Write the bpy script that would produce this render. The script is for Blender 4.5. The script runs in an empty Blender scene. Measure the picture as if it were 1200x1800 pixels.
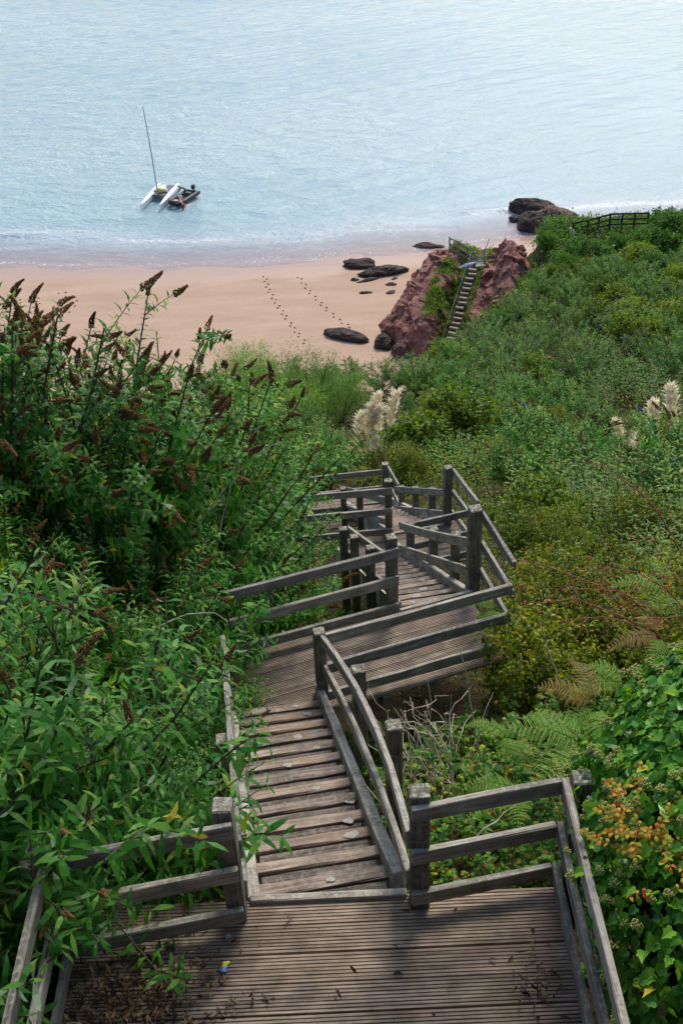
import bpy, bmesh, math, random
import numpy as np
from mathutils import Matrix, Vector, noise as mnoise

R = math.radians
C = bpy.context.scene.collection
rng = np.random.default_rng(11)
random.seed(5)
SUN_EL, SUN_AZ = 50.0, 20.0          # azimuth from +Y (out to sea) towards +X
H = 41.5                              # eye height above the sea

# ------------------------------------------------------------------ camera
def set_camera():
    F, P, ROLL = 1990.0, R(35.5), R(2.6)
    fw = Vector((0, math.cos(P), -math.sin(P))); rt = Vector((1, 0, 0)); up = rt.cross(fw)
    c, s = math.cos(ROLL), math.sin(ROLL)
    r2 = rt*c - up*s; u2 = rt*s + up*c
    cd = bpy.data.cameras.new('camera'); co = bpy.data.objects.new('camera', cd); C.objects.link(co)
    m = Matrix((r2, u2, -fw)).transposed().to_4x4(); m.translation = (0, 0, H)
    co.matrix_world = m
    cd.sensor_fit = 'VERTICAL'; cd.sensor_height = 36.0; cd.lens = F/1800.0*36.0
    cd.clip_start = 0.1; cd.clip_end = 12000
    bpy.context.scene.camera = co
set_camera()

# ------------------------------------------------------------------ world, sun, exposure
w = bpy.data.worlds.new('World'); bpy.context.scene.world = w; w.use_nodes = True
nt = w.node_tree; bg = nt.nodes['Background']
sky = nt.nodes.new('ShaderNodeTexSky'); sky.sky_type = 'NISHITA'; sky.sun_disc = False
sky.sun_elevation = R(SUN_EL); sky.sun_rotation = R(SUN_AZ); sky.dust_density = 2.0; sky.air_density = 1.0; sky.ozone_density = 1.0
nt.links.new(sky.outputs[0], bg.inputs[0]); bg.inputs[1].default_value = 0.15
sd = bpy.data.lights.new('sun', 'SUN'); sd.energy = 2.2; sd.angle = R(17.0); sd.color = (1.0, 0.93, 0.84)
so = bpy.data.objects.new('sun', sd); C.objects.link(so)
sdir = Vector((math.sin(R(SUN_AZ))*math.cos(R(SUN_EL)), math.cos(R(SUN_AZ))*math.cos(R(SUN_EL)), math.sin(R(SUN_EL))))
so.rotation_euler = sdir.to_track_quat('Z', 'Y').to_euler(); so.location = (0, 0, 80)
vs = bpy.context.scene.view_settings
vs.view_transform = 'Standard'; vs.look = 'None'; vs.exposure = 0.45; vs.gamma = 1.0; vs.use_curve_mapping = False
bpy.context.scene.cycles.max_bounces = 6
bpy.context.scene.cycles.transparent_max_bounces = 8

# ------------------------------------------------------------------ numpy noise
def _h(ix, iy, iz):
    n = (ix*374761393 + iy*668265263 + iz*2147483647 + 1013904223) & 0x7fffffff
    n = ((n ^ (n >> 13))*1274126177) & 0x7fffffff
    n = ((n ^ (n >> 16))*461845907) & 0x7fffffff
    return (n & 0xffff)/65535.0
def vnoise(x, y, z=0.0):
    x, y, z = np.broadcast_arrays(np.asarray(x, float), np.asarray(y, float), np.asarray(z, float))
    fx, fy, fz = np.floor(x), np.floor(y), np.floor(z)
    ix, iy, iz = fx.astype(np.int64), fy.astype(np.int64), fz.astype(np.int64)
    tx, ty, tz = x-fx, y-fy, z-fz
    tx, ty, tz = tx*tx*(3-2*tx), ty*ty*(3-2*ty), tz*tz*(3-2*tz)
    r = 0
    for a in (0, 1):
        for b in (0, 1):
            for c in (0, 1):
                r = r + _h(ix+a, iy+b, iz+c)*(tx if a else 1-tx)*(ty if b else 1-ty)*(tz if c else 1-tz)
    return r*2-1
def fbm(x, y, z=0.0, o=4):
    r, a, t = 0, 1.0, 0
    for i in range(o):
        r = r + a*vnoise(x*2**i+i*7.3, y*2**i+i*3.1, np.asarray(z)*2**i); t += a; a *= .5
    return r/t
def sstep(a, b, x):
    t = np.clip((x-a)/(b-a), 0, 1); return t*t*(3-2*t)

# ------------------------------------------------------------------ mesh and object helpers
def mesh_np(name, verts, groups, smooth=False):
    """verts (n,3); groups: list of (m,k) index arrays"""
    me = bpy.data.meshes.new(name)
    v = np.ascontiguousarray(verts, dtype=np.float32); me.vertices.add(len(v)); me.vertices.foreach_set('co', v.ravel())
    gs = [np.asarray(g, dtype=np.int32) for g in groups if len(g)]
    tot = np.concatenate([np.full(len(g), g.shape[1], dtype=np.int32) for g in gs])
    idx = np.concatenate([g.ravel() for g in gs])
    me.loops.add(len(idx)); me.loops.foreach_set('vertex_index', idx)
    st = np.concatenate([[0], np.cumsum(tot)[:-1]]).astype(np.int32)
    me.polygons.add(len(tot)); me.polygons.foreach_set('loop_start', st); me.polygons.foreach_set('loop_total', tot)
    me.polygons.foreach_set('use_smooth', np.full(len(tot), smooth))
    me.update(calc_edges=True)
    return me

class MB:
    def __init__(s): s.v = []; s.n = 0; s.g = {}
    def add(s, verts, *faces):
        verts = np.asarray(verts, float)
        for f in faces:
            f = np.asarray(f)
            if len(f): s.g.setdefault(f.shape[1], []).append(f+s.n)
        s.v.append(verts); s.n += len(verts); return s
    def mesh(s, name, smooth=False):
        return mesh_np(name, np.concatenate(s.v), [np.concatenate(x) for x in s.g.values()], smooth)

def props(o, label=None, cat=None, group=None, kind=None):
    if label: o['label'] = label
    if cat: o['category'] = cat
    if group: o['group'] = group
    if kind: o['kind'] = kind
    return o
def obj(name, me, mat=None, parent=None, mw=None, kind=None):
    o = bpy.data.objects.new(name, me); C.objects.link(o)
    if mat is not None and len(me.materials) == 0: me.materials.append(mat)
    if mw is None: mw = Matrix.Identity(4)
    if parent is not None:
        o.parent = parent
        o.matrix_basis = PW[parent.name].inverted() @ mw
    else: o.matrix_basis = mw
    PW[o.name] = mw.copy()
    if kind: o['kind'] = kind
    return o
PW = {}
def thing(name, label, cat, loc=(0, 0, 0), group=None, rz=0.0):
    o = bpy.data.objects.new(name, None); C.objects.link(o); o.empty_display_size = 0.2
    m = Matrix.Translation(Vector(loc)) @ Matrix.Rotation(rz, 4, 'Z')
    o.matrix_basis = m; PW[o.name] = m
    return props(o, label, cat, group)
def frame(p, x, z=(0, 0, 1)):
    x = Vector(x).normalized(); z = Vector(z); y = z.cross(x).normalized(); z = x.cross(y).normalized()
    m = Matrix((x, y, z)).transposed().to_4x4(); m.translation = Vector(p); return m

def box_mesh(name, L, W, Hh, bev=0.006, segs=1, wob=0.0, bow=None, taper=0.0):
    """chamfered bar along +X from x=0 to L, centred on y and z; wob = unevenness, bow(t)->(dy,dz)"""
    b = bev; y0, z0 = W/2, Hh/2
    sec = np.array([(-y0+b, -z0), (y0-b, -z0), (y0, -z0+b), (y0, z0-b), (y0-b, z0), (-y0+b, z0), (-y0, z0-b), (-y0, -z0+b)])
    ts = np.linspace(0, 1, segs+1); vs, qs = [], []
    xs = [(0, .8)] + [(min(max(t*L, b), L-b), 1) for t in ts] + [(L, .8)]
    for i, (x, k) in enumerate(xs):
        s = sec.copy()
        if k < 1: s = np.sign(s)*(np.abs(s)-b*np.array([(0.0 if abs(abs(p[0])-y0) > 1e-6 else 1) for p in s])[:, None]*np.array([1, 0])-b*np.array([(0.0 if abs(abs(p[1])-z0) > 1e-6 else 1) for p in s])[:, None]*np.array([0, 1]))
        if wob: s = s + rng.normal(0, wob, s.shape)
        if bow: s = s + np.array(bow(x/L))
        vs.append(np.column_stack([np.full(8, x), s]))
    n = len(xs)
    for i in range(n-1):
        for k in range(8):
            a, c = i*8+k, i*8+(k+1) % 8
            qs.append((a, a+8, c+8, c))
    caps = [tuple(range(8)), tuple(reversed(range((n-1)*8, n*8)))]
    qs = [q[::-1] for q in qs]
    return mesh_np(name, np.concatenate(vs), [np.array(qs), np.array(caps)[:, ::-1]])
def bar(name, p0, p1, W, Hh, mat, parent, up=(0, 0, 1), wob=0.0015, bow=None, bev=0.006, segs=None):
    p0, p1 = Vector(p0), Vector(p1); L = (p1-p0).length
    segs = segs or max(1, int(L/0.35))
    me = box_mesh(name, L, W, Hh, bev, segs, wob, bow)
    return obj(name, me, mat, parent, frame(p0, p1-p0, up))

def tubes(paths, radii, sides=4):
    """list of (n,3) polylines with (n,) radii -> verts, quads"""
    V, Q, n0 = [], [], 0
    ang = np.arange(sides)/sides*2*np.pi
    for p, r in zip(paths, radii):
        p = np.asarray(p, float); r = np.broadcast_to(r, len(p))
        t = np.gradient(p, axis=0); t /= np.linalg.norm(t, axis=1)[:, None]+1e-9
        ref = np.where(np.abs(t[:, 2:3]) > .9, np.array([[1., 0, 0]]), np.array([[0, 0, 1.]]))
        a = np.cross(t, ref); a /= np.linalg.norm(a, axis=1)[:, None]+1e-9; b = np.cross(t, a)
        v = p[:, None]+r[:, None, None]*(a[:, None]*np.cos(ang)[None, :, None]+b[:, None]*np.sin(ang)[None, :, None])
        V.append(v.reshape(-1, 3))
        i = np.arange(len(p)-1)[:, None]*sides+np.arange(sides)[None]
        j = np.arange(len(p)-1)[:, None]*sides+(np.arange(sides)[None]+1) % sides
        Q.append(np.stack([i, j, j+sides, i+sides], -1).reshape(-1, 4)+n0); n0 += len(p)*sides
    return np.concatenate(V), np.concatenate(Q)

def unit(v): return v/(np.linalg.norm(v, axis=-1, keepdims=True)+1e-9)
def leaves(P, D, N, L, W, droop=0.5, cup=0.25, wide=.4):
    """two-row leaf blades: returns verts, tris, quads"""
    n = len(P); D = unit(D); S = unit(np.cross(D, N)); N = np.cross(S, D)
    L = np.broadcast_to(L, n)[:, None]; W = np.broadcast_to(W, n)[:, None]; dr = np.broadcast_to(droop, n)[:, None]
    m1 = P+D*L*wide-N*dr*L*.05; m2 = P+D*L*.72-N*dr*L*.2; tip = P+D*L*.95-N*dr*L*.45
    v = np.stack([P, m1+S*W*.5+N*W*cup, m1-S*W*.5+N*W*cup, m2+S*W*.36+N*W*cup*.7, m2-S*W*.36+N*W*cup*.7, tip], 1).reshape(-1, 3)
    o = np.arange(n)[:, None]*6
    t = np.concatenate([o+[0, 1, 2], o+[3, 5, 4]]); q = o+[1, 3, 4, 2]
    return v, t, q

# ------------------------------------------------------------------ materials
def mat_new(name):
    m = bpy.data.materials.new(name); m.use_nodes = True
    nt = m.node_tree; return m, nt, nt.nodes['Principled BSDF'], nt.nodes, nt.links
def ramp(nodes, stops, interp='LINEAR'):
    r = nodes.new('ShaderNodeValToRGB'); cr = r.color_ramp; cr.interpolation = interp
    while len(cr.elements) < len(stops): cr.elements.new(.5)
    for e, (p, c) in zip(cr.elements, stops): e.position = p; e.color = (*c, 1) if len(c) == 3 else c
    return r
def nmix(nodes, links, fac, a, b, mode='MIX'):
    m = nodes.new('ShaderNodeMix'); m.data_type = 'RGBA'; m.blend_type = mode
    for s, v in ((m.inputs[0], fac), (m.inputs[6], a), (m.inputs[7], b)):
        if isinstance(v, (int, float)): s.default_value = v
        elif isinstance(v, tuple): s.default_value = (*v, 1)
        else: links.new(v, s)
    return m.outputs[2]
def nmath(nodes, links, op, a, b=None):
    m = nodes.new('ShaderNodeMath'); m.operation = op
    for s, v in zip(m.inputs, (a, b)):
        if v is None: continue
        if isinstance(v, (int, float)): s.default_value = v
        else: links.new(v, s)
    return m.outputs[0]
def nnoise(nodes, links, vec, scale, detail=4, rough=.55):
    n = nodes.new('ShaderNodeTexNoise'); n.inputs['Scale'].default_value = scale; n.inputs['Detail'].default_value = detail; n.inputs['Roughness'].default_value = rough
    if vec is not None: links.new(vec, n.inputs['Vector'])
    return n.outputs[0]

def wood(name, dark, mid, light, lichen=0.25, green=0.15, warm=None):
    m, nt, bs, nodes, links = mat_new(name)
    tc = nodes.new('ShaderNodeTexCoord'); oi = nodes.new('ShaderNodeObjectInfo')
    ad = nodes.new('ShaderNodeVectorMath'); ad.operation = 'ADD'
    cm = nodes.new('ShaderNodeCombineXYZ')
    for k in range(3): links.new(nmath(nodes, links, 'MULTIPLY', oi.outputs['Random'], 37.0+k*11), cm.inputs[k])
    links.new(tc.outputs['Object'], ad.inputs[0]); links.new(cm.outputs[0], ad.inputs[1])
    mp = nodes.new('ShaderNodeMapping'); mp.inputs['Scale'].default_value = (2.2, 55, 55); links.new(ad.outputs[0], mp.inputs[0])
    grain = nnoise(nodes, links, mp.outputs[0], 1.0, 5, .65)
    blot = nnoise(nodes, links, ad.outputs[0], 4.0, 4, .6)
    fine = nnoise(nodes, links, ad.outputs[0], 60.0, 3, .7)
    g = ramp(nodes, [(.28, dark), (.5, mid), (.74, light)]); links.new(grain, g.inputs[0])
    b = ramp(nodes, [(.33, (.55, .52, .5)), (.62, (1.15, 1.12, 1.08))]); links.new(blot, b.inputs[0])
    col = nmix(nodes, links, 1.0, g.outputs[0], b.outputs[0], 'MULTIPLY')
    # each piece weathers to its own tone
    tone = ramp(nodes, [(0, (.72, .72, .74)), (.5, (1, 1, 1)), (1, (1.22, 1.16, 1.1))]); links.new(oi.outputs['Random'], tone.inputs[0])
    col = nmix(nodes, links, 1.0, col, tone.outputs[0], 'MULTIPLY')
    if warm:
        wn = nnoise(nodes, links, ad.outputs[0], 1.7, 3, .5); wr = ramp(nodes, [(.52, (0, 0, 0)), (.68, (1, 1, 1))]); links.new(wn, wr.inputs[0])
        col = nmix(nodes, links, nmath(nodes, links, 'MULTIPLY', wr.outputs[0], .6), col, warm)
    ge = nodes.new('ShaderNodeNewGeometry')
    if green:
        gn = nnoise(nodes, links, ad.outputs[0], 2.6, 4, .6); gr = ramp(nodes, [(.48, (0, 0, 0)), (.7, (1, 1, 1))]); links.new(gn, gr.inputs[0])
        col = nmix(nodes, links, nmath(nodes, links, 'MULTIPLY', gr.outputs[0], green), col, (.10, .115, .045))
    if lichen:
        sx = nodes.new('ShaderNodeSeparateXYZ'); links.new(ge.outputs['True Normal'], sx.inputs[0])
        ln = nnoise(nodes, links, ad.outputs[0], 28, 5, .7); lr = ramp(nodes, [(.5, (0, 0, 0)), (.6, (1, 1, 1))]); links.new(ln, lr.inputs[0])
        upf = nodes.new('ShaderNodeMapRange'); upf.inputs[1].default_value = .2; upf.inputs[2].default_value = .9; upf.inputs[3].default_value = .25; links.new(sx.outputs[2], upf.inputs[0])
        f = nmath(nodes, links, 'MULTIPLY', nmath(nodes, links, 'MULTIPLY', lr.outputs[0], upf.outputs[0]), lichen)
        col = nmix(nodes, links, f, col, (.42, .42, .33))
    links.new(col, bs.inputs['Base Color'])
    bs.inputs['Roughness'].default_value = .78; bs.inputs['Specular IOR Level'].default_value = .3
    bp = nodes.new('ShaderNodeBump'); bp.inputs['Strength'].default_value = .55; bp.inputs['Distance'].default_value = .006
    hsum = nmath(nodes, links, 'ADD', grain, nmath(nodes, links, 'MULTIPLY', fine, .5)); links.new(hsum, bp.inputs['Height'])
    links.new(bp.outputs[0], bs.inputs['Normal'])
    return m
M = {}
M['rail'] = wood('rail_wood', (.085, .08, .07), (.25, .24, .21), (.44, .425, .38), .5, .3)
M['post'] = wood('post_wood', (.055, .047, .038), (.16, .145, .115), (.30, .28, .23), .9, .3)
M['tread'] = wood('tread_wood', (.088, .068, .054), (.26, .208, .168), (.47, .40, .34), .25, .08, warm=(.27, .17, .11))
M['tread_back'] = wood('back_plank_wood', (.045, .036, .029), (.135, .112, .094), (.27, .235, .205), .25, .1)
M['deck'] = wood('deck_wood', (.075, .06, .047), (.25, .20, .155), (.43, .36, .285), .06, .35, warm=(.24, .15, .12))
M['stringer'] = wood('stringer_wood', (.16, .145, .125), (.34, .32, .28), (.52, .50, .45), .8, .1)
M['oldfence'] = wood('dark_fence_wood', (.02, .018, .016), (.05, .045, .04), (.10, .09, .08), .1, .1)
M['greyfence'] = wood('grey_fence_wood', (.18, .165, .145), (.36, .335, .295), (.50, .47, .42), .2, .1)

def leaf_mat(name, stops, under=None, gloss=.45, trans=.42, hue=.8, tcol=None, single=False):
    m, nt, bs, nodes, links = mat_new(name)
    ge = nodes.new('ShaderNodeNewGeometry'); oi = nodes.new('ShaderNodeObjectInfo')
    r = ramp(nodes, stops); links.new(oi.outputs['Random'] if single else ge.outputs['Random Per Island'], r.inputs[0])
    tone = ramp(nodes, [(0, (.72, .78, .75)), (.5, (1.18, 1.17, 1.1)), (1, (1.6, 1.45, 1.0))]); links.new(oi.outputs['Random'], tone.inputs[0])
    col = nmix(nodes, links, hue, r.outputs[0], nmix(nodes, links, 1.0, r.outputs[0], tone.outputs[0], 'MULTIPLY'))
    if under: col = nmix(nodes, links, nmath(nodes, links, 'MULTIPLY', ge.outputs['Backfacing'], .8), col, under)
    links.new(col, bs.inputs['Base Color']); bs.inputs['Roughness'].default_value = gloss; bs.inputs['Specular IOR Level'].default_value = .2
    if trans:
        tr = nodes.new('ShaderNodeBsdfTranslucent'); mx = nodes.new('ShaderNodeMixShader'); mx.inputs[0].default_value = trans
        tcx = nmix(nodes, links, 1.0, col, tcol or (1.5, 1.5, .55), 'MULTIPLY'); links.new(tcx, tr.inputs[0])
        links.new(bs.outputs[0], mx.inputs[1]); links.new(tr.outputs[0], mx.inputs[2])
        links.new(mx.outputs[0], nodes['Material Output'].inputs[0])
    return m
M['budd'] = leaf_mat('buddleia_leaf', [(0, (.022, .105, .014)), (.35, (.042, .18, .024)), (.7, (.085, .255, .038)), (.965, (.15, .32, .05)), (.985, (.32, .30, .03)), (1, (.38, .30, .04))], under=(.24, .34, .22), gloss=.42)
M['silver'] = leaf_mat('grey_green_leaf', [(0, (.04, .13, .028)), (.5, (.085, .215, .05)), (.95, (.16, .30, .09)), (1, (.28, .26, .05))], under=(.24, .33, .19))
M['weed'] = leaf_mat('weed_leaf', [(0, (.035, .11, .012)), (.4, (.085, .21, .02)), (.8, (.19, .31, .03)), (.95, (.27, .29, .05)), (1, (.24, .13, .05))])
M['yellow'] = leaf_mat('yellow_green_leaf', [(0, (.045, .085, .010)), (.4, (.11, .165, .014)), (.8, (.22, .26, .02)), (.985, (.32, .30, .03)), (1, (.38, .14, .03))])
M['dark'] = leaf_mat('dark_shrub_leaf', [(0, (.02, .075, .010)), (.5, (.045, .145, .016)), (.95, (.095, .215, .025)), (1, (.17, .16, .03))])
M['bright'] = leaf_mat('bright_shrub_leaf', [(0, (.055, .115, .012)), (.5, (.12, .2, .02)), (.95, (.2, .27, .03)), (1, (.26, .23, .03))])
M['feather'] = leaf_mat('feathery_leaf', [(0, (.08, .19, .03)), (.5, (.15, .29, .055)), (1, (.23, .36, .09))])
M['bramble'] = leaf_mat('bramble_leaf', [(0, (.025, .10, .014)), (.45, (.06, .18, .02)), (.85, (.15, .28, .025)), (.94, (.30, .33, .03)), (.985, (.40, .28, .03)), (1, (.3, .07, .03))], under=(.18, .23, .12), gloss=.38)
M['ivy'] = leaf_mat('ivy_leaf', [(0, (.03, .12, .018)), (.5, (.065, .21, .025)), (.85, (.12, .29, .03)), (1, (.19, .35, .035))], gloss=.3, trans=.25)
M['ivy_one'] = leaf_mat('single_ivy_leaf', [(0, (.035, .13, .02)), (.5, (.07, .22, .025)), (.85, (.13, .31, .03)), (.98, (.21, .37, .035)), (1, (.45, .36, .03))], gloss=.3, trans=.25, single=True)
M['fern'] = leaf_mat('fern_leaf', [(0, (.10, .22, .03)), (.6, (.17, .33, .045)), (.95, (.27, .40, .06)), (1, (.36, .24, .07))], trans=.45, hue=.3)
M['rust'] = leaf_mat('rusty_fern_leaf', [(0, (.2, .10, .035)), (.35, (.30, .16, .06)), (.7, (.16, .17, .04)), (1, (.11, .2, .04))], trans=.35, tcol=(1.3, 1., .6))
M['orange'] = leaf_mat('autumn_rose_leaf', [(0, (.10, .17, .02)), (.35, (.27, .27, .02)), (.65, (.44, .27, .02)), (.9, (.46, .13, .02)), (1, (.34, .05, .02))], trans=.35, tcol=(1.3, 1., .6))
M['dry'] = leaf_mat('dry_leaf', [(0, (.025, .016, .011)), (.5, (.06, .04, .028)), (.9, (.12, .08, .055)), (1, (.24, .17, .11))], trans=.0, gloss=.7)
M['grass'] = leaf_mat('grass_blade', [(0, (.05, .10, .02)), (.5, (.12, .17, .035)), (.85, (.26, .24, .08)), (1, (.36, .30, .15))])

def plain(name, col, rough=.6, spec=.4, var=0.0, scale=20, metal=0.0, bump=0.0):
    m, nt, bs, nodes, links = mat_new(name)
    bs.inputs['Roughness'].default_value = rough; bs.inputs['Specular IOR Level'].default_value = spec; bs.inputs['Metallic'].default_value = metal
    if var or bump:
        tc = nodes.new('ShaderNodeTexCoord'); n = nnoise(nodes, links, tc.outputs['Object'], scale, 4, .6)
        r = ramp(nodes, [(.3, tuple(c*(1-var) for c in col)), (.7, tuple(min(1, c*(1+var)) for c in col))]); links.new(n, r.inputs[0]); links.new(r.outputs[0], bs.inputs['Base Color'])
        if bump:
            bp = nodes.new('ShaderNodeBump'); bp.inputs['Strength'].default_value = bump; bp.inputs['Distance'].default_value = .01; links.new(n, bp.inputs['Height']); links.new(bp.outputs[0], bs.inputs['Normal'])
    else: bs.inputs['Base Color'].default_value = (*col, 1)
    return m
M['spike'] = plain('dead_flower_spike', (.175, .092, .036), .9, .1, .6, 60)
M['purple'] = plain('purple_blossom', (.13, .07, .34), .7, .2, .4, 50)
M['twig'] = plain('twig_bark', (.10, .07, .05), .85, .2, .4, 15)
M['cane'] = plain('dead_cane', (.52, .44, .33), .8, .2, .4, 9)
M['redcane'] = plain('red_stem', (.28, .075, .05), .7, .3, .3, 9)
M['yellowcane'] = plain('yellow_stem', (.5, .36, .05), .6, .3, .2, 9)
M['plume'] = leaf_mat('pampas_plume', [(0, (.82, .74, .56)), (.5, (.91, .86, .72)), (1, (.95, .92, .84))], trans=.6, hue=0.0, tcol=(1, .95, .8))
M['hip'] = plain('rose_hip', (.5, .06, .02), .3, .5)
M['umbel'] = plain('ivy_flower', (.34, .36, .10), .7, .2, .3, 80)
M['lichen'] = plain('lichen_crust', (.36, .345, .295), .9, .1, .35, 70)
M['stone'] = plain('stone_step', (.27, .23, .185), .9, .15, .4, 8, bump=.6)
M['white'] = plain('white_gelcoat', (.78, .79, .80), .3, .5, .05, 2)
M['tramp'] = plain('grey_trampoline', (.17, .16, .21), .8, .2, .2, 8)
M['alu'] = plain('aluminium', (.28, .29, .30), .35, .5, metal=.6)
M['rubber'] = plain('dark_rubber', (.022, .028, .036), .5, .4, .2, 5)
M['ribfloor'] = plain('grey_boat_floor', (.10, .11, .12), .6, .3, .2, 6)
M['black'] = plain('black_cowling', (.015, .016, .018), .3, .5)
M['buoy'] = plain('yellow_buoy', (.62, .66, .04), .4, .4)
M['sail'] = plain('white_sailcloth', (.74, .71, .68), .7, .2, .1, 8)
M['skin'] = plain('tanned_skin', (.44, .22, .12), .5, .4, .1, 20)
M['redcloth'] = plain('red_shorts', (.45, .025, .03), .7, .2)
M['wetsuit'] = plain('grey_wetsuit', (.09, .095, .10), .7, .3)
M['hair'] = plain('dark_hair', (.03, .018, .012), .6, .3)
M['orangecloth'] = plain('orange_fabric', (.68, .14, .05), .7, .2)
M['bluecloth'] = plain('blue_fabric', (.03, .06, .42), .6, .3)
M['rope'] = plain('pale_rope', (.5, .46, .38), .8, .2)
M['rust_metal'] = plain('rudder_brown', (.22, .10, .05), .6, .3)
M['paleblue'] = plain('pale_blue_paint', (.30, .38, .45), .45, .4, .2, 4)
M['concrete'] = plain('grey_concrete', (.30, .285, .26), .85, .2, .25, 6, bump=.3)

# ------------------------------------------------------------------ terrain
YC = [-20, -2, 0.0, .4, 2.6, 3.2, 4.5, 8.4, 10.3, 14, 15.6, 19, 31, 40, 50, 57, 62, 67, 140]
ZC = [50, 40.6, 39.9, 39.6, 35.2, 34.7, 34.4, 32.0, 31.6, 29.6, 29.2, 26.9, 21.0, 17.2, 13.3, 6.5, 1.5, -.8, -3]
YR = [-20, -2, 0.0, .4, 2.6, 3.2, 4.5, 8.4, 14, 19, 31, 45, 60, 75, 87, 90, 93, 97, 140]
ZR = [50, 40.6, 39.9, 39.6, 35.2, 34.8, 34.4, 32.2, 29.9, 27.1, 20.6, 14.6, 9.6, 7.4, 6.6, 6.2, 3.0, -.8, -3]
def head_edge(y): return np.interp(y, [0, 40, 60, 66, 70, 74, 78, 87], [0, 2, 2.8, 4.8, 8.2, 11.4, 13.8, 15.6])
def ground_z(x, y):
    x = np.asarray(x, float); y = np.asarray(y, float)
    xs = x + 1.2*fbm(x*.12, y*.12, 5.0, 3)
    st = head_edge(y); wd = np.interp(y, [0, 40, 60, 75, 90], [3, 5, 4, 2.6, 2.0])
    wgt = sstep(0, 1, (xs-st)/wd)
    z = np.interp(y, YC, ZC)*(1-wgt)+np.interp(y, YR, ZR)*wgt
    z = z + .16*np.maximum(0, x-.16*y-1)*sstep(3, 10, y)*wgt*sstep(82, 66, y)
    z = z + .10*np.maximum(0, -x-2.5)*sstep(2, 8, y)*sstep(50, 30, y)
    near = sstep(5, 14, np.abs(x-.2))
    z = z + .55*np.exp(-((x-2.4)/1.2)**2-((y-6.6)/1.4)**2)
    return z + (.06+.35*near*sstep(10, 30, y))*fbm(x*.35, y*.35, 1.0, 4)

def grid_mesh(name, xs, ys, zf, smooth=True):
    X, Y = np.meshgrid(xs, ys); Z = zf(X, Y); nx, ny = len(xs), len(ys)
    i = (np.arange(ny-1)[:, None]*nx+np.arange(nx-1)[None]).ravel()
    q = np.stack([i, i+1, i+1+nx, i+nx], 1)
    return mesh_np(name, np.stack([X, Y, Z], -1).reshape(-1, 3), [q], smooth)
def soil_mat():
    m, nt, bs, nodes, links = mat_new('hillside_soil')
    tc = nodes.new('ShaderNodeTexCoord'); n = nnoise(nodes, links, tc.outputs['Object'], 1.3, 8, .65); n2 = nnoise(nodes, links, tc.outputs['Object'], 14, 6, .7)
    a = ramp(nodes, [(.35, (.03, .022, .015)), (.55, (.055, .045, .025)), (.75, (.04, .06, .02))]); links.new(n, a.inputs[0])
    b = ramp(nodes, [(.3, (.5, .5, .5)), (.7, (1.4, 1.35, 1.2))]); links.new(n2, b.inputs[0])
    links.new(nmix(nodes, links, 1.0, a.outputs[0], b.outputs[0], 'MULTIPLY'), bs.inputs['Base Color']); bs.inputs['Roughness'].default_value = .95; bs.inputs['Specular IOR Level'].default_value = .1
    bp = nodes.new('ShaderNodeBump'); bp.inputs['Strength'].default_value = .8; bp.inputs['Distance'].default_value = .08; links.new(n2, bp.inputs['Height']); links.new(bp.outputs[0], bs.inputs['Normal'])
    return m
xs = np.concatenate([np.linspace(-90, -12, 50), np.linspace(-11.6, 36, 160), np.linspace(37, 110, 40)])
ys = np.concatenate([np.linspace(-20, 2, 30), np.linspace(2.2, 24, 80), np.linspace(24.5, 100, 150)])
obj('hillside', grid_mesh('hillside', xs, ys, ground_z), soil_mat(), kind='structure')

# beach sand and the sea share one waterline
SX = np.array([-4000, -120, -60, -30.85, -25.3, -20, -14.7, -9.4, -4.2, -1, 1.1, 3.2, 5.5, 8.5, 13.4, 17, 20.5, 40, 120, 4000])
SY = np.array([103, 103, 102.5, 100.6, 99.6, 98.9, 98.5, 98.3, 98.15, 98.3, 99.0, 99.7, 99.6, 99.8, 100.7, 101.4, 101.9, 102.6, 103, 103])
def shore(x): return np.interp(x, SX, SY)+.25*fbm(np.asarray(x)*.33, 3.3, 0, 3)
def sand_z(x, y):
    d = y-shore(x)
    z = np.where(d < 0, -d*.018, -d*.03)
    z = z + sstep(-14, -30, d)*.25
    return np.maximum(z, -3.0)+.018*fbm(x*.5, y*.9, 2.0, 3)*sstep(0, -4, d)
xs = np.concatenate([np.linspace(-400, -62, 12), np.linspace(-60, 40, 220), np.linspace(42, 400, 12)])
ys = np.concatenate([np.linspace(50, 76, 20), np.linspace(76.4, 125, 160), np.linspace(130, 500, 8)])
sand_me = grid_mesh('sand', xs, ys, sand_z)
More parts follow.
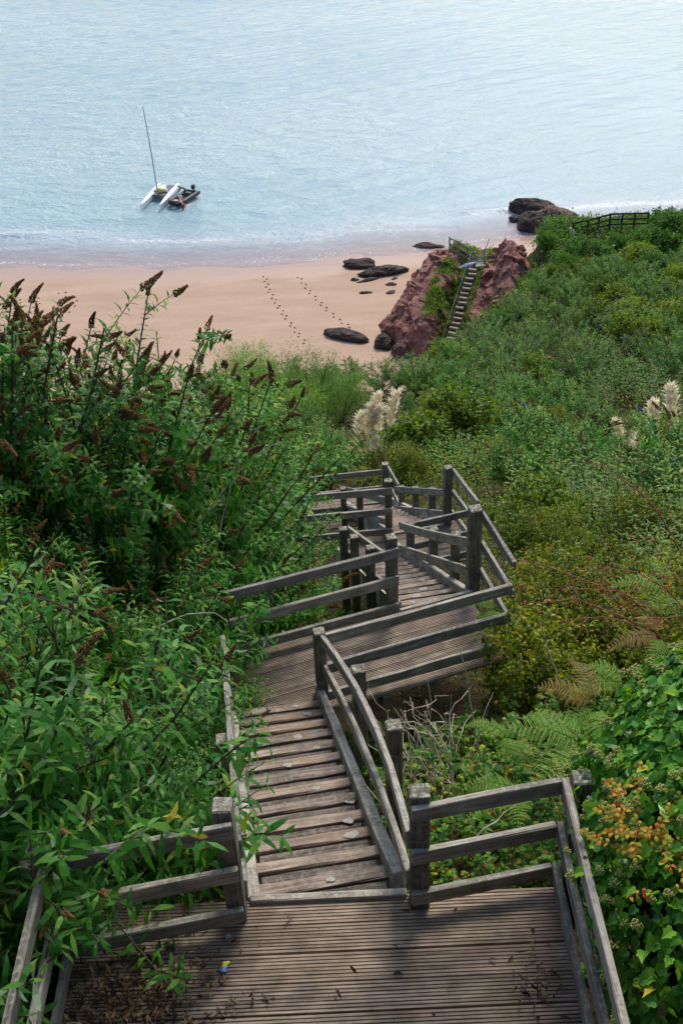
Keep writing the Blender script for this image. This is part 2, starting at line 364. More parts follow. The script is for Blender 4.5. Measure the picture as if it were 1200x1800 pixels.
def sand_mat():
    m, nt, bs, nodes, links = mat_new('beach_sand')
    at = nodes.new('ShaderNodeAttribute'); at.attribute_name = 'shore'
    tc = nodes.new('ShaderNodeTexCoord'); mp = nodes.new('ShaderNodeMapping'); mp.inputs['Scale'].default_value = (.25, 1.0, 1); links.new(tc.outputs['Object'], mp.inputs[0])
    n = nnoise(nodes, links, mp.outputs[0], .55, 6, .6); n2 = nnoise(nodes, links, tc.outputs['Object'], 3.0, 6, .6)
    a = ramp(nodes, [(.3, (.36, .24, .162)), (.7, (.445, .305, .212))]); links.new(n, a.inputs[0])
    b = ramp(nodes, [(.3, (.95, .95, .95)), (.7, (1.05, 1.05, 1.05))]); links.new(n2, b.inputs[0])
    dry = nmix(nodes, links, 1.0, a.outputs[0], b.outputs[0], 'MULTIPLY')
    wob = nmath(nodes, links, 'ADD', at.outputs['Fac'], nmath(nodes, links, 'MULTIPLY', nmath(nodes, links, 'SUBTRACT', n, .5), 5.0))
    wr = ramp(nodes, [(0.0, (0, 0, 0)), (1, (1, 1, 1))]); mr = nodes.new('ShaderNodeMapRange'); mr.inputs[1].default_value = -5.5; mr.inputs[2].default_value = -1.2; links.new(wob, mr.inputs[0]); links.new(mr.outputs[0], wr.inputs[0])
    col = nmix(nodes, links, wr.outputs[0], dry, (.36, .235, .17))
    links.new(col, bs.inputs['Base Color'])
    rr = nodes.new('ShaderNodeMapRange'); rr.inputs[3].default_value = .85; rr.inputs[4].default_value = .22; links.new(wr.outputs[0], rr.inputs[0]); links.new(rr.outputs[0], bs.inputs['Roughness'])
    bs.inputs['Specular IOR Level'].default_value = .45
    bp = nodes.new('ShaderNodeBump'); bp.inputs['Strength'].default_value = .12; bp.inputs['Distance'].default_value = .03; links.new(n2, bp.inputs['Height']); links.new(bp.outputs[0], bs.inputs['Normal'])
    return m
def set_shore(me):
    co = np.empty(len(me.vertices)*3, np.float32); me.vertices.foreach_get('co', co); co = co.reshape(-1, 3)
    a = me.attributes.new('shore', 'FLOAT', 'POINT'); a.data.foreach_set('value', (co[:, 1]-shore(co[:, 0])).astype(np.float32)); return co
set_shore(sand_me)
sand = obj('sand', sand_me, sand_mat(), kind='structure')

# sea: one sheet out to the horizon, swell in the mesh near the beach
WV = []
for lam, n, amp in ((9, 3, .020), (5, 4, .018), (3.0, 6, .013), (1.9, 6, .008)):
    for k in range(n):
        a = rng.normal(0, .55)+.15; l = lam*rng.uniform(.8, 1.25)
        WV.append((math.sin(a)*2*math.pi/l, -math.cos(a)*2*math.pi/l, rng.uniform(0, 6.28), amp*rng.uniform(.6, 1.3)))
def sea_z(x, y):
    d = y-shore(x); z = np.zeros_like(x)
    for kx, ky, ph, a in WV: z += a*np.sin(kx*x+ky*y+ph)
    z *= sstep(0, 14, d)*.8+.15
    z *= sstep(420, 200, y)*.9+.1
    for d0, hgt, s in ((3.6, .10, .45), (7.2, .20, .6), (12.5, .12, .9)):
        c = d0+.9*fbm(x*.09+d0, 1.7*d0, 0, 3)*2
        m = sstep(-.15, .35, fbm(x*.06+9*d0, 4.4, 0, 2))
        z += hgt*m*np.exp(-((d-c)/s)**2)
    return np.where(d < -1.5, -.25, z)+.012
xs = np.concatenate([-np.geomspace(4000, 92, 30), np.linspace(-90, 95, 380), np.geomspace(97, 4000, 30)])
ys = np.concatenate([np.linspace(96, 240, 360), np.geomspace(240.6, 6000, 60)])
sea_me = grid_mesh('sea', xs, ys, sea_z); co = set_shore(sea_me)
d = co[:, 1]-shore(co[:, 0]); x = co[:, 0]; fo = np.zeros(len(co))
for d0, s, k in ((.2, .30, 1.0), (2.9, .32, .75), (3.9, .22, .5), (6.6, .42, .8), (7.4, .25, .5)):
    c = d0+(.9*fbm(x*.09+(d0+.7), 1.7*(d0+.7), 0, 3)*2 if d0 > 1 else .5*fbm(x*.2, 8.8, 0, 3))
    m = sstep(-.15, .4, fbm(x*.07+5*d0, 2.2, 0, 3)); fo = np.maximum(fo, k*m*np.exp(-((d-c)/s)**2))
a = sea_me.attributes.new('foam', 'FLOAT', 'POINT'); a.data.foreach_set('value', fo.astype(np.float32))
def sea_mat():
    m, nt, bs, nodes, links = mat_new('sea_water')
    at = nodes.new('ShaderNodeAttribute'); at.attribute_name = 'shore'; fm = nodes.new('ShaderNodeAttribute'); fm.attribute_name = 'foam'
    tc = nodes.new('ShaderNodeTexCoord')
    mp = nodes.new('ShaderNodeMapping'); mp.inputs['Scale'].default_value = (.62, 1.0, 1); mp.inputs['Rotation'].default_value = (0, 0, .22); links.new(tc.outputs['Object'], mp.inputs[0])
    n1 = nnoise(nodes, links, mp.outputs[0], .55, 6, .62); n2 = nnoise(nodes, links, mp.outputs[0], 2.4, 4, .6); n3 = nnoise(nodes, links, mp.outputs[0], .02, 4, .55)
    hs = nmath(nodes, links, 'ADD', nmath(nodes, links, 'MULTIPLY', n1, 1.0), nmath(nodes, links, 'MULTIPLY', n2, .35))
    bp = nodes.new('ShaderNodeBump'); bp.inputs['Strength'].default_value = 1.0; bp.inputs['Distance'].default_value = .62; links.new(hs, bp.inputs['Height']); links.new(bp.outputs[0], bs.inputs['Normal'])
    ws = nodes.new('ShaderNodeMapRange'); ws.inputs[1].default_value = .35; ws.inputs[2].default_value = .65; ws.inputs[3].default_value = .5; ws.inputs[4].default_value = 1.0; links.new(n3, ws.inputs[0]); links.new(ws.outputs[0], bp.inputs['Strength'])
    c = ramp(nodes, [(.35, (.21, .345, .39)), (.65, (.32, .445, .475))]); links.new(n3, c.inputs[0])
    dp = nodes.new('ShaderNodeMapRange'); dp.inputs[1].default_value = .5; dp.inputs[2].default_value = 11; links.new(at.outputs['Fac'], dp.inputs[0])
    col = nmix(nodes, links, dp.outputs[0], (.40, .41, .46), c.outputs[0])
    fn = nnoise(nodes, links, tc.outputs['Object'], 2.5, 6, .7); fr = ramp(nodes, [(.42, (0, 0, 0)), (.6, (1, 1, 1))]); links.new(fn, fr.inputs[0])
    ff = nmath(nodes, links, 'MULTIPLY', fm.outputs['Fac'], fr.outputs[0])
    col = nmix(nodes, links, ff, col, (.8, .8, .82)); links.new(col, bs.inputs['Base Color'])
    bs.inputs['Roughness'].default_value = .07; bs.inputs['IOR'].default_value = 1.333
    tr = nodes.new('ShaderNodeBsdfTransparent'); mx = nodes.new('ShaderNodeMixShader')
    al = nodes.new('ShaderNodeMapRange'); al.inputs[1].default_value = -.3; al.inputs[2].default_value = 6; al.inputs[3].default_value = .3; al.inputs[4].default_value = 1; links.new(at.outputs['Fac'], al.inputs[0])
    af = nmath(nodes, links, 'MAXIMUM', al.outputs[0], ff)
    links.new(af, mx.inputs[0]); links.new(tr.outputs[0], mx.inputs[1]); links.new(bs.outputs[0], mx.inputs[2]); links.new(mx.outputs[0], nodes['Material Output'].inputs[0])
    return m
obj('sea', sea_me, sea_mat(), kind='structure')

# ------------------------------------------------------------------ timber walkway
Z1, Z2, Z3, Z4 = H-6.1, H-8.5, H-10.9, H-13.3
def deck_board_mesh(L, Wd, ribs=8, Hh=.032):
    pts = []; p = Wd/ribs
    for k in range(ribs):
        y = -Wd/2+k*p
        pts += [(y+p*.14, -.011), (y+p*.24, 0), (y+p*.90, 0), (y+p, -.011)]
    sec = np.array(pts+[(Wd/2, -Hh), (-Wd/2+.002, -Hh)]); n = len(sec)
    v = np.concatenate([np.column_stack([np.full(n, xx), sec]) for xx in (0, L)])
    q = [(k, (k+1) % n, n+(k+1) % n, n+k) for k in range(n)]
    return mesh_np('deck_board', v, [np.array(q)[:, ::-1], np.array([tuple(range(n))]), np.array([tuple(reversed(range(n, 2*n)))])])
def deck(label, origin, ang, L, nb, z, pitch=.196):
    """boards run along u from origin; stacked along +v"""
    u = Vector((math.cos(ang), math.sin(ang), 0)); v = Vector((-math.sin(ang), math.cos(ang), 0)); o = Vector((*origin, z))
    t = thing('landing_deck', label, 'deck', o+u*L/2+v*nb*pitch/2-Vector((0, 0, .2)))
    me = deck_board_mesh(L, pitch-.007)
    for k in range(nb):
        off = rng.uniform(-.012, .012)
        obj('deck_board', me, M['deck'], t, frame(o+v*(k+.5)*pitch+u*off+Vector((0, 0, rng.uniform(-.002, .002))), u+v*rng.uniform(-.001, .001)))
    for k in range(3):
        p = o+u*(.1+(L-.2)*k/2)-Vector((0, 0, .118)); bar('joist', p, p+v*nb*pitch, .05, .15, M['post'], t)
    return t, u, v, o
deck('grooved timber landing deck nearest the viewer at the top of the stairs', (-1.80, 2.44), 0, 3.03, 10, Z1)
a2 = R(18.5); U2 = (math.cos(a2), math.sin(a2)); V2 = (-math.sin(a2), math.cos(a2))
deck('grooved timber landing deck at the foot of the first flight, slanting to the right', (1.58*U2[0]+8.02*V2[0], 1.58*U2[1]+8.02*V2[1]), a2, 2.98, 6, Z2)
a3 = R(12); U3 = (math.cos(a3), math.sin(a3)); V3 = (-math.sin(a3), math.cos(a3))
deck('small reddish landing deck half hidden further down the steps', (3.0*U3[0]+13.15*V3[0], 3.0*U3[1]+13.15*V3[1]), a3, 2.0, 6, Z3)
deck('lowest landing deck mostly hidden among the bushes', (-.9, 18.0), R(8), 2.0, 6, Z4)

# treads: two planks per step on two stringers
def lichen_mesh(r):
    n = 18; a = np.arange(n)/n*2*np.pi; ph = rng.uniform(0, 6.28, 3); rr = r*1.45*(1+.12*np.sin(2*a+ph[0])+.09*np.sin(3*a+ph[1])+.06*np.sin(5*a+ph[2])); v = np.column_stack([rr*np.cos(a)*1.25, rr*np.sin(a)*.85, np.zeros(n)])
    v2 = v*.88; v2[:, 2] = .0012; i = np.arange(n); j = (i+1) % n
    return mesh_np('lichen_patch', np.concatenate([v, v2]), [np.stack([i, j, j+n, i+n], 1), np.array([list(range(n, 2*n))])])
LM = [lichen_mesh(r) for r in (.016, .022, .028)]
def stairs(label, pl, pr, z0, heading, z1, width, n=14, spots=()):
    """from the lip (midpoint of pl, pr) down along heading (radians, + = left)"""
    h = Vector((-math.sin(heading), math.cos(heading), 0)); s = Vector((h.y, -h.x, 0))
    mid = (Vector((*pl, z0))+Vector((*pr, z0)))/2; rise = (z0-z1)/n; run = 4.28/n
    t = thing('wooden_staircase', label, 'staircase', mid+h*2.1-Vector((0, 0, 1.4)))
    wide = box_mesh('front_plank', width-.03, .092, .045, .007, 4, .0028)
    treads = []
    for k in range(n-1):
        zt = z0-(k+1)*rise-.022; c = mid+h*(k+1)*run+Vector((0, 0, zt-z0))
        tilt = Vector((0, 0, rng.uniform(-.006, .006)))+h*rng.uniform(-.008, .008)
        p = c-s*(width/2-.015)-h*.046
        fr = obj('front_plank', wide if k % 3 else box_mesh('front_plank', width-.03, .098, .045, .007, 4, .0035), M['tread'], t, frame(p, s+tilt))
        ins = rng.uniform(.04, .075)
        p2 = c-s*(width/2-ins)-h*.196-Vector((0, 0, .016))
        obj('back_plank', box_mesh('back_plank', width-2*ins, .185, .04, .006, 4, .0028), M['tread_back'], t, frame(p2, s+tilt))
        treads.append((c, s, h))
    for sg in (-1, 1):
        a = mid+s*sg*(width/2-.005)+h*.02-Vector((0, 0, .09)); b = mid+s*sg*(width/2-.005)+h*(4.28-.05)+Vector((0, 0, z1-z0-.02))
        bar('stringer', a+s*sg*.015, b+s*sg*.015, .08, .26, M['stringer'], t, wob=.003)
    bar('lip_board', Vector((*pl, z0+.006))-Vector((0.0, .0, 0)), Vector((*pr, z0+.006)), .05, .05, M['stringer'], t)
    for (k, f, dd) in spots:
        c, s_, h_ = treads[k]
        obj('lichen_patch', LM[rng.integers(3)], M['lichen'], t, frame(c+s_*f*width/2-h_*dd+Vector((0, 0, .024)), s_))
    return t
sp1 = [(0, .1, .05), (2, .62, .06), (3, .35, .24), (3, -.35, .21), (3, .66, .1), (5, .3, .06), (5, .25, .22), (7, -.7, .06), (7, -.1, .07), (8, .55, .07), (9, .25, .05), (10, .6, .22), (11, .6, .05), (12, .4, .06), (4, .8, .08), (6, .5, .2)]
stairs('first flight of weathered wooden steps spotted with pale lichen', (-.68, 4.39), (.30, 4.39), Z1, R(8.0), Z2, .90, spots=sp1)
stairs('second flight of wooden steps, grey and narrow, beyond the slanting deck', (.62, 9.90), (1.46, 10.18), Z2, R(9.5), Z3, .84, spots=[(1, .6, .05), (2, .2, .05), (1, -.2, .05), (3, -.5, .2), (4, .5, .07), (0, -.5, .05), (0, .3, .2)])
stairs('third flight of wooden steps, far down among the bushes', (.80, 14.60), (1.64, 14.78), Z3, R(9), Z4, .84)

# posts and rails
def post(t, x, y, z0, z1, s=.115, ang=0, lean=0):
    m = box_mesh('post', z1-z0, s, s, .008, 3, .002)
    return obj('post', m, M['post'], t, Matrix.Translation((x, y, z0)) @ Matrix.Rotation(ang, 4, 'Z') @ Matrix.Rotation(R(-90), 4, 'Y') @ Matrix.Rotation(lean, 4, 'Y'))
def rail(t, p0, p1, hh=.115, wd=.042, bow=None): return bar('rail', p0, p1, wd, hh, M['rail'], t, bow=bow, wob=.002)
def rails(t, a, b, za, zb, hs, **k):
    for h in hs: rail(t, (a[0], a[1], za+h), (b[0], b[1], zb+h), **k)
HS = (.92, .53, .14)
# nearest landing
t = thing('timber_railing', 'three-rail timber railing at the left of the nearest landing, under drooping leaves', 'railing', (-1.3, 4.1, Z1))
post(t, -.755, 4.30, Z1-.5, Z1+1.03); post(t, -1.80, 4.08, Z1-.5, Z1+.98)
rails(t, (-1.86, 3.99), (-.70, 4.20), Z1, Z1, HS)
rails(t, (-1.73, 2.4), (-1.73, 3.97), Z1, Z1, HS); post(t, -1.81, 2.5, Z1-.5, Z1+1.0)
t = thing('timber_railing', 'three-rail timber railing at the right of the nearest landing, beside the ivy', 'railing', (.9, 4.3, Z1))
post(t, .375, 4.335, Z1-.5, Z1+1.03); post(t, 1.34, 4.47, Z1-.5, Z1+.93)
rails(t, (.32, 4.255), (1.20, 4.415), Z1, Z1, HS)
rails(t, (1.23, 2.4), (1.225, 4.43), Z1, Z1, HS); post(t, 1.315, 2.6, Z1-.5, Z1+1.0)
# flight 1 handrails
t = thing('handrail', 'bowed two-rail handrail with square posts on the right of the first flight', 'handrail', (.1, 6.5, 34))
post(t, -.28, 8.50, Z2-.3, Z2+1.0, ang=R(12)); post(t, .085, 7.30, Z2-.5, 34.60, ang=R(9)); post(t, .315, 5.94, Z2+.3, 35.30, ang=R(9))
b1 = lambda a: (lambda q: (-a*4*q*(1-q)*(1.0), 0))
rail(t, (.315, 4.33, Z1+.60), (-.245, 8.43, Z2+.93), bow=b1(.10), wd=.045); rail(t, (.315, 4.33, Z1+.24), (-.245, 8.46, Z2+.52), bow=b1(.05), wd=.045)
t = thing('handrail', 'two-rail handrail on the left of the first flight, overgrown by buddleia', 'handrail', (-1.0, 6.5, 34))
post(t, -.98, 6.05, Z2, 35.12, ang=R(8))
rail(t, (-.70, 4.33, Z1+.58), (-1.24, 8.50, Z2+.93), wd=.045); rail(t, (-.70, 4.33, Z1+.20), (-1.24, 8.52, Z2+.52), wd=.045)
# slanting deck
t = thing('timber_railing', 'dark three-rail railing along the near edge of the slanting deck', 'railing', (.8, 8.8, Z2))
rails(t, (-.22, 8.46), (1.74, 9.12), Z2, Z2, HS, hh=.125)
t = thing('timber_railing', 'three-rail railing along the far left edge of the slanting deck', 'railing', (-.3, 9.5, Z2))
rails(t, (-1.25, 9.20), (.60, 9.82), Z2, Z2, HS, hh=.125); post(t, .53, 9.905, Z2-.5, Z2+1.08, ang=R(15)); pass
t = thing('timber_railing', 'short bleached railing at the right end of the slanting deck, by the tall dark post', 'railing', (1.7, 9.8, Z2))
post(t, 1.50, 10.31, Z2-.9, Z2+1.12, s=.14, ang=R(10)); rails(t, (1.585, 10.30), (1.80, 9.36), Z2, Z2, (1.02, .62, .22))
# flight 2 handrails
t = thing('handrail', 'two-rail handrail on the right of the second flight, with short square posts', 'handrail', (1.1, 12, 32))
rail(t, (1.45, 10.27, Z2+.66), (.86, 13.50, Z3+.98), bow=b1(-.05)); rail(t, (1.45, 10.27, Z2+.24), (.86, 13.50, Z3+.55))
for q in (.26, .56, .93):
    px, py = 1.45-.59*q+.09, 10.27+3.23*q; zt = Z2+.66+(Z3+.98-Z2-.66)*q; post(t, px, py, zt-1.5, zt+.06, s=.105, ang=R(10))
t = thing('handrail', 'two-rail handrail on the left of the second flight, seen past the far railing', 'handrail', (.2, 12, 32))
rail(t, (.56, 9.95, Z2+.66), (.085, 12.85, Z3+1.42)); rail(t, (.56, 9.95, Z2+.22), (.085, 12.85, Z3+.98))
for py in (10.85, 11.92, 12.76):
    px, zt = .47-.163*(py-9.95), Z2+.66-.58*(py-9.95); post(t, px, py, zt-1.5, zt+.09, s=.105, ang=R(10))
# lower landing
t = thing('timber_railing', 'three-rail railing along the far left edge of the small reddish landing', 'railing', (.2, 14.4, Z3))
rails(t, (-.75, 14.38), (.80, 14.50), Z3, Z3, HS, hh=.12); post(t, .745, 14.59, Z3-.5, Z3+1.06)
t = thing('timber_railing', 'dark railing along the near right edge of the small reddish landing', 'railing', (1.4, 13.7, Z3))
rails(t, (.90, 13.52), (2.05, 13.86), Z3, Z3, HS)
t = thing('timber_railing', 'short pale railing at the right end of the small reddish landing', 'railing', (1.8, 14.5, Z3))
post(t, 1.70, 14.83, Z3-.8, Z3+1.1, s=.13, ang=R(8)); rails(t, (1.78, 14.82), (2.06, 13.9), Z3, Z3, (1.02, .62, .22))
t = thing('handrail', 'two-rail handrail on the right of the third flight, nearly level in view', 'handrail', (1.3, 16.4, 29))
rail(t, (1.66, 14.78, Z3+.64), (1.06, 17.95, Z4+.98)); rail(t, (1.66, 14.78, Z3+.22), (1.06, 17.95, Z4+.52))
for q in (.33, .66, .97):
    px, py = 1.66-.60*q+.09, 14.78+3.17*q; zt = Z3+.64+(Z4+.98-Z3-.64)*q; post(t, px, py, zt-1.5, zt+.06, s=.105, ang=R(10))
t = thing('handrail', 'two-rail handrail on the left of the third flight, behind the lower railing', 'handrail', (.4, 16.4, 29))
rail(t, (.72, 14.66, Z3+.62), (.12, 18.0, Z4+.98)); rail(t, (.72, 14.66, Z3+.2), (.12, 18.0, Z4+.55))
for q in (.5, .97):
    px, py = .72-.6*q-.09, 14.66+3.34*q; zt = Z3+.62+(Z4+.98-Z3-.62)*q; post(t, px, py, zt-1.5, zt+.06, s=.105, ang=R(10))
t = thing('timber_railing', 'farthest railing with one tall post, at the lowest landing', 'railing', (.5, 18.6, Z4))
post(t, .90, 18.72, Z4-.5, Z4+1.08, s=.13); rails(t, (-.6, 18.50), (.86, 18.66), Z4, Z4, HS, hh=.125); rails(t, (.95, 18.68), (1.12, 18.0), Z4, Z4, (1.0, .6, .2))

# ------------------------------------------------------------------ plants: one mesh set per kind, copied out
CAMI = bpy.context.scene.camera.matrix_basis.inverted()
def to_photo(p):
    q = CAMI @ Vector(p); return 600+1990*q.x/-q.z, 900-1990*q.y/-q.z
CLEAR = [(455, 1600), (432, 1225), (410, 1150), (420, 1050), (600, 985), (610, 850), (640, 812), (690, 806), (800, 822), (850, 890), (905, 1000), (872, 1050), (800, 1165), (640, 1225), (735, 1385), (990, 1375), (1000, 1800), (250, 1800), (330, 1600)]
CLEAR2 = [[(985, 425), (990, 390), (1060, 368), (1150, 362), (1145, 398), (1040, 408)], [(690, 610), (700, 440), (790, 405), (930, 415), (925, 470), (885, 535), (835, 560), (795, 592)], [(940, 455), (945, 420), (975, 425), (972, 450)], [(610, 770), (605, 695), (650, 675), (715, 690), (690, 770)], [(1085, 765), (1085, 710), (1140, 675), (1215, 675), (1215, 770)]]
def inside(p, poly):
    x, y = p; r = False; j = len(poly)-1
    for i in range(len(poly)):
        xi, yi = poly[i]; xj, yj = poly[j]
        if (yi > y) != (yj > y) and x < (xj-xi)*(y-yi)/(yj-yi)+xi: r = not r
        j = i
    return r
PATH = np.array([(-.3, 1.0), (-.3, 3.4), (-.19, 4.4), (-.85, 8.7), (-.3, 9.0), (1.7, 9.55), (1.03, 10.05), (.35, 14.0), (1.4, 14.2), (1.2, 14.75), (.6, 18.8), (.1, 18.8)])
def path_dist(x, y):
    x = np.asarray(x, float); y = np.asarray(y, float); d = np.full(x.shape, 1e9)
    for (ax, ay), (bx, by) in zip(PATH[:-1], PATH[1:]):
        t = np.clip(((x-ax)*(bx-ax)+(y-ay)*(by-ay))/((bx-ax)**2+(by-ay)**2), 0, 1); d = np.minimum(d, np.hypot(x-ax-t*(bx-ax), y-ay-t*(by-ay)))
    dk = np.maximum(np.abs(x+.29)-1.55, np.abs(y-3.3)-1.15); return np.minimum(d, np.maximum(dk, 0)+.2*(dk > 0))

OCT = np.array([(1, 0, 0), (-1, 0, 0), (0, 1, 0), (0, -1, 0), (0, 0, 1), (0, 0, -1)], float); OCF = np.array([(0, 2, 4), (2, 1, 4), (1, 3, 4), (3, 0, 4), (2, 0, 5), (1, 2, 5), (3, 1, 5), (0, 3, 5)])
def spike_mesh(name, L, r, n=230, fl=.0066, droop=.18):
    """tapering panicle built of many small florets on a bent axis"""
    b = MB(); s = rng.uniform(0, 1, n)**.85; az = rng.uniform(0, 6.28, n); bx, by = rng.normal(0, droop, 2)*L; gap = rng.uniform(.55, 1.0, n)
    for k in range(n):
        rr = r*(1.0-.8*s[k]**1.4)*gap[k]*(.55+.45*min(1, s[k]/.12)); c = np.array([bx*s[k]**2+rr*math.cos(az[k]), by*s[k]**2+rr*math.sin(az[k]), L*s[k]])
        b.add(OCT*fl*rng.uniform(.7, 1.35, (6, 1))*[1, 1, 1.3]+c, OCF)
    v, q = tubes([np.array([(0, 0, -.01), (bx*.25, by*.25, L*.5), (bx, by, L)])], [np.array([.005, .004, .002])], 4); b.add(v, q)
    return b.mesh(name)
SPK = [spike_mesh('flower_spike', L, r) for L, r in ((.17, .037), (.21, .037), (.13, .034), (.19, .033))]
for m_ in SPK: m_.materials.append(M['spike'])
PUR = [spike_mesh('blossom_spike', L, r) for L, r in ((.15, .026), (.11, .021))]
for m_ in PUR: m_.materials.append(M['purple'])

def zframe(p, d, roll=0.0):
    d = Vector(d).normalized(); return Matrix.Translation(Vector(p)) @ d.to_track_quat('Z', 'Y').to_matrix().to_4x4() @ Matrix.Rotation(roll, 4, 'Z')
def buddleia_parts(H, Rr, nstem, leafL=.13, nshoot=5, step=.055, spikes=.8, purple=.05, lscale=1.0, bare=.35, lw=(.24, .36)):
    """returns stem mesh, leaf arrays and spike placements, base at the origin"""
    paths, rad, P, D, N, LL, WW, DR, sp = [], [], [], [], [], [], [], [], []
    def leafy(p, tip=True):
        seg = np.linalg.norm(np.diff(p, axis=0), axis=1); s = np.concatenate([[0], np.cumsum(seg)]); n = max(2, int(s[-1]/step))
        q = np.linspace(.12, 1, n)*s[-1]; pos = np.column_stack([np.interp(q, s, p[:, k]) for k in range(3)])
        t = unit(np.gradient(pos, axis=0)); ref = unit(rng.normal(size=3)); a = unit(np.cross(t, ref)); b = np.cross(t, a)
        for sg in (-1, 1):
            alt = (np.arange(n) % 2)[:, None]; dirn = sg*np.where(alt, a, b)
            d = unit(dirn+t*rng.uniform(.25, .8, (n, 1))+rng.normal(0, .2, (n, 3))+[0, 0, -.15])
            P.append(pos); D.append(d); N.append(unit(t+np.array([0, 0, .9])+rng.normal(0, .25, (n, 3)))*np.where(rng.random((n, 1)) < .05, -1, 1))
            l = leafL*rng.uniform(.6, 1.15, n)*(1-.35*np.linspace(0, 1, n)**2); LL.append(l*lscale); WW.append(l*rng.uniform(*lw, n)*lscale**.5); DR.append(rng.uniform(.2, 1.0, n))
        if rng.random() < spikes: sp.append((pos[-1], t[-1]+rng.normal(0, .25, 3), rng.random() < purple))
    for k in range(nstem):
        az = rng.uniform(0, 2*np.pi); spread = Rr*math.sqrt(rng.uniform(.02, 1)); h = H*rng.uniform(.72, 1.0)*(1-.25*(spread/Rr)**2)
        t = np.linspace(0, 1, 7)[:, None]
        o = np.array([math.cos(az), math.sin(az), 0]); base = o*.18*rng.random()
        p = base+o*spread*t**1.5+np.array([0, 0, 1])*h*(t**.85)+rng.normal(0, .04, (7, 3))*t
        paths.append(p); rad.append(np.linspace(.018, .005, 7)*min(1.3, H/2.5)); leafy(p[4:])
        for j in range(nshoot):
            q = rng.uniform(bare, .97); i = q*6; i0 = min(int(i), 5); b0 = p[i0]+(p[i0+1]-p[i0])*(i-i0)
            d = unit(np.array([math.cos(az+rng.normal(0, 1.3)), math.sin(az+rng.normal(0, 1.3)), rng.uniform(.3, 1.3)])); l = rng.uniform(.25, .6)*min(1.2, H/2.6)
            tt = np.linspace(0, 1, 4)[:, None]; sp_ = b0+d*l*tt+np.array([0, 0, -.12])*l*tt**2
            paths.append(sp_); rad.append(np.linspace(.006, .003, 4)); leafy(sp_)
    v, q = tubes(paths, rad, 4); st = mesh_np('stem', v, [q])
    return st, [np.concatenate(z) for z in (P, D, N, LL, WW, DR)], sp
def leaf_mesh(name, A, **k):
    v, t, q = leaves(A[0], A[1], A[2], A[3], A[4], A[5], **k); return mesh_np(name, v, [t, q])

def copy_thing(root, loc, rz, sc=1.0, label=None, group=None, tilt=(0, 0)):
    o = root.copy(); C.objects.link(o)
    o.matrix_basis = Matrix.Translation(Vector(loc)) @ Matrix.Rotation(rz, 4, 'Z') @ Matrix.Rotation(tilt[0], 4, 'X') @ Matrix.Diagonal((sc, sc, sc, 1))
    if label: o['label'] = label
    if group: o['group'] = group
    for ch in KIDS[root.name]:
        c = ch.copy(); C.objects.link(c); c.parent = o
    return o
KIDS = {}
class Kind:
    """a plant kind: prototypes used once each, then copied"""
    def __init__(s): s.roots = []; s.used = set()
    def put(s, i, loc, rz, sc, label, group, cat=None, tilt=(0, 0)):
        r = s.roots[i % len(s.roots)]
        if r.name not in s.used:
            s.used.add(r.name); r.matrix_basis = Matrix.Translation(Vector(loc)) @ Matrix.Rotation(rz, 4, 'Z') @ Matrix.Rotation(tilt[0], 4, 'X') @ Matrix.Diagonal((sc, sc, sc, 1)); r['label'] = label
            if group: r['group'] = group
            return r
        return copy_thing(r, loc, rz, sc, label, group, tilt)
    def finish(s):
        for r in s.roots:
            if r.name not in s.used:
                for c in KIDS[r.name]: bpy.data.objects.remove(c)
                bpy.data.objects.remove(r)
def proto(kind, name, cat, parts):
    r = thing(name, 'plant', cat); KIDS[r.name] = [obj(n, me, mt, r, mw, kd) for n, me, mt, mw, kd in parts]; kind.roots.append(r); return r
def budd_proto(kind, name, cat, mat, maxspk=40, spk_sc=1.0, **k):
    st, A, sp = buddleia_parts(**k)
    parts = [('stem', st, M['twig'], None, None), ('foliage', leaf_mesh('foliage', A), mat, None, 'stuff')]
    sp = sorted(sp, key=lambda q: -q[0][2])[:maxspk]
    for p, d, pu in sp:
        me = PUR[rng.integers(2)] if pu else SPK[rng.integers(4)]
        parts.append(('blossom_spike' if pu else 'flower_spike', me, None, zframe(p, d, rng.uniform(0, 6.28)) @ Matrix.Scale(spk_sc*rng.uniform(.7, 1.25), 4), None))
    return proto(kind, name, cat, parts)

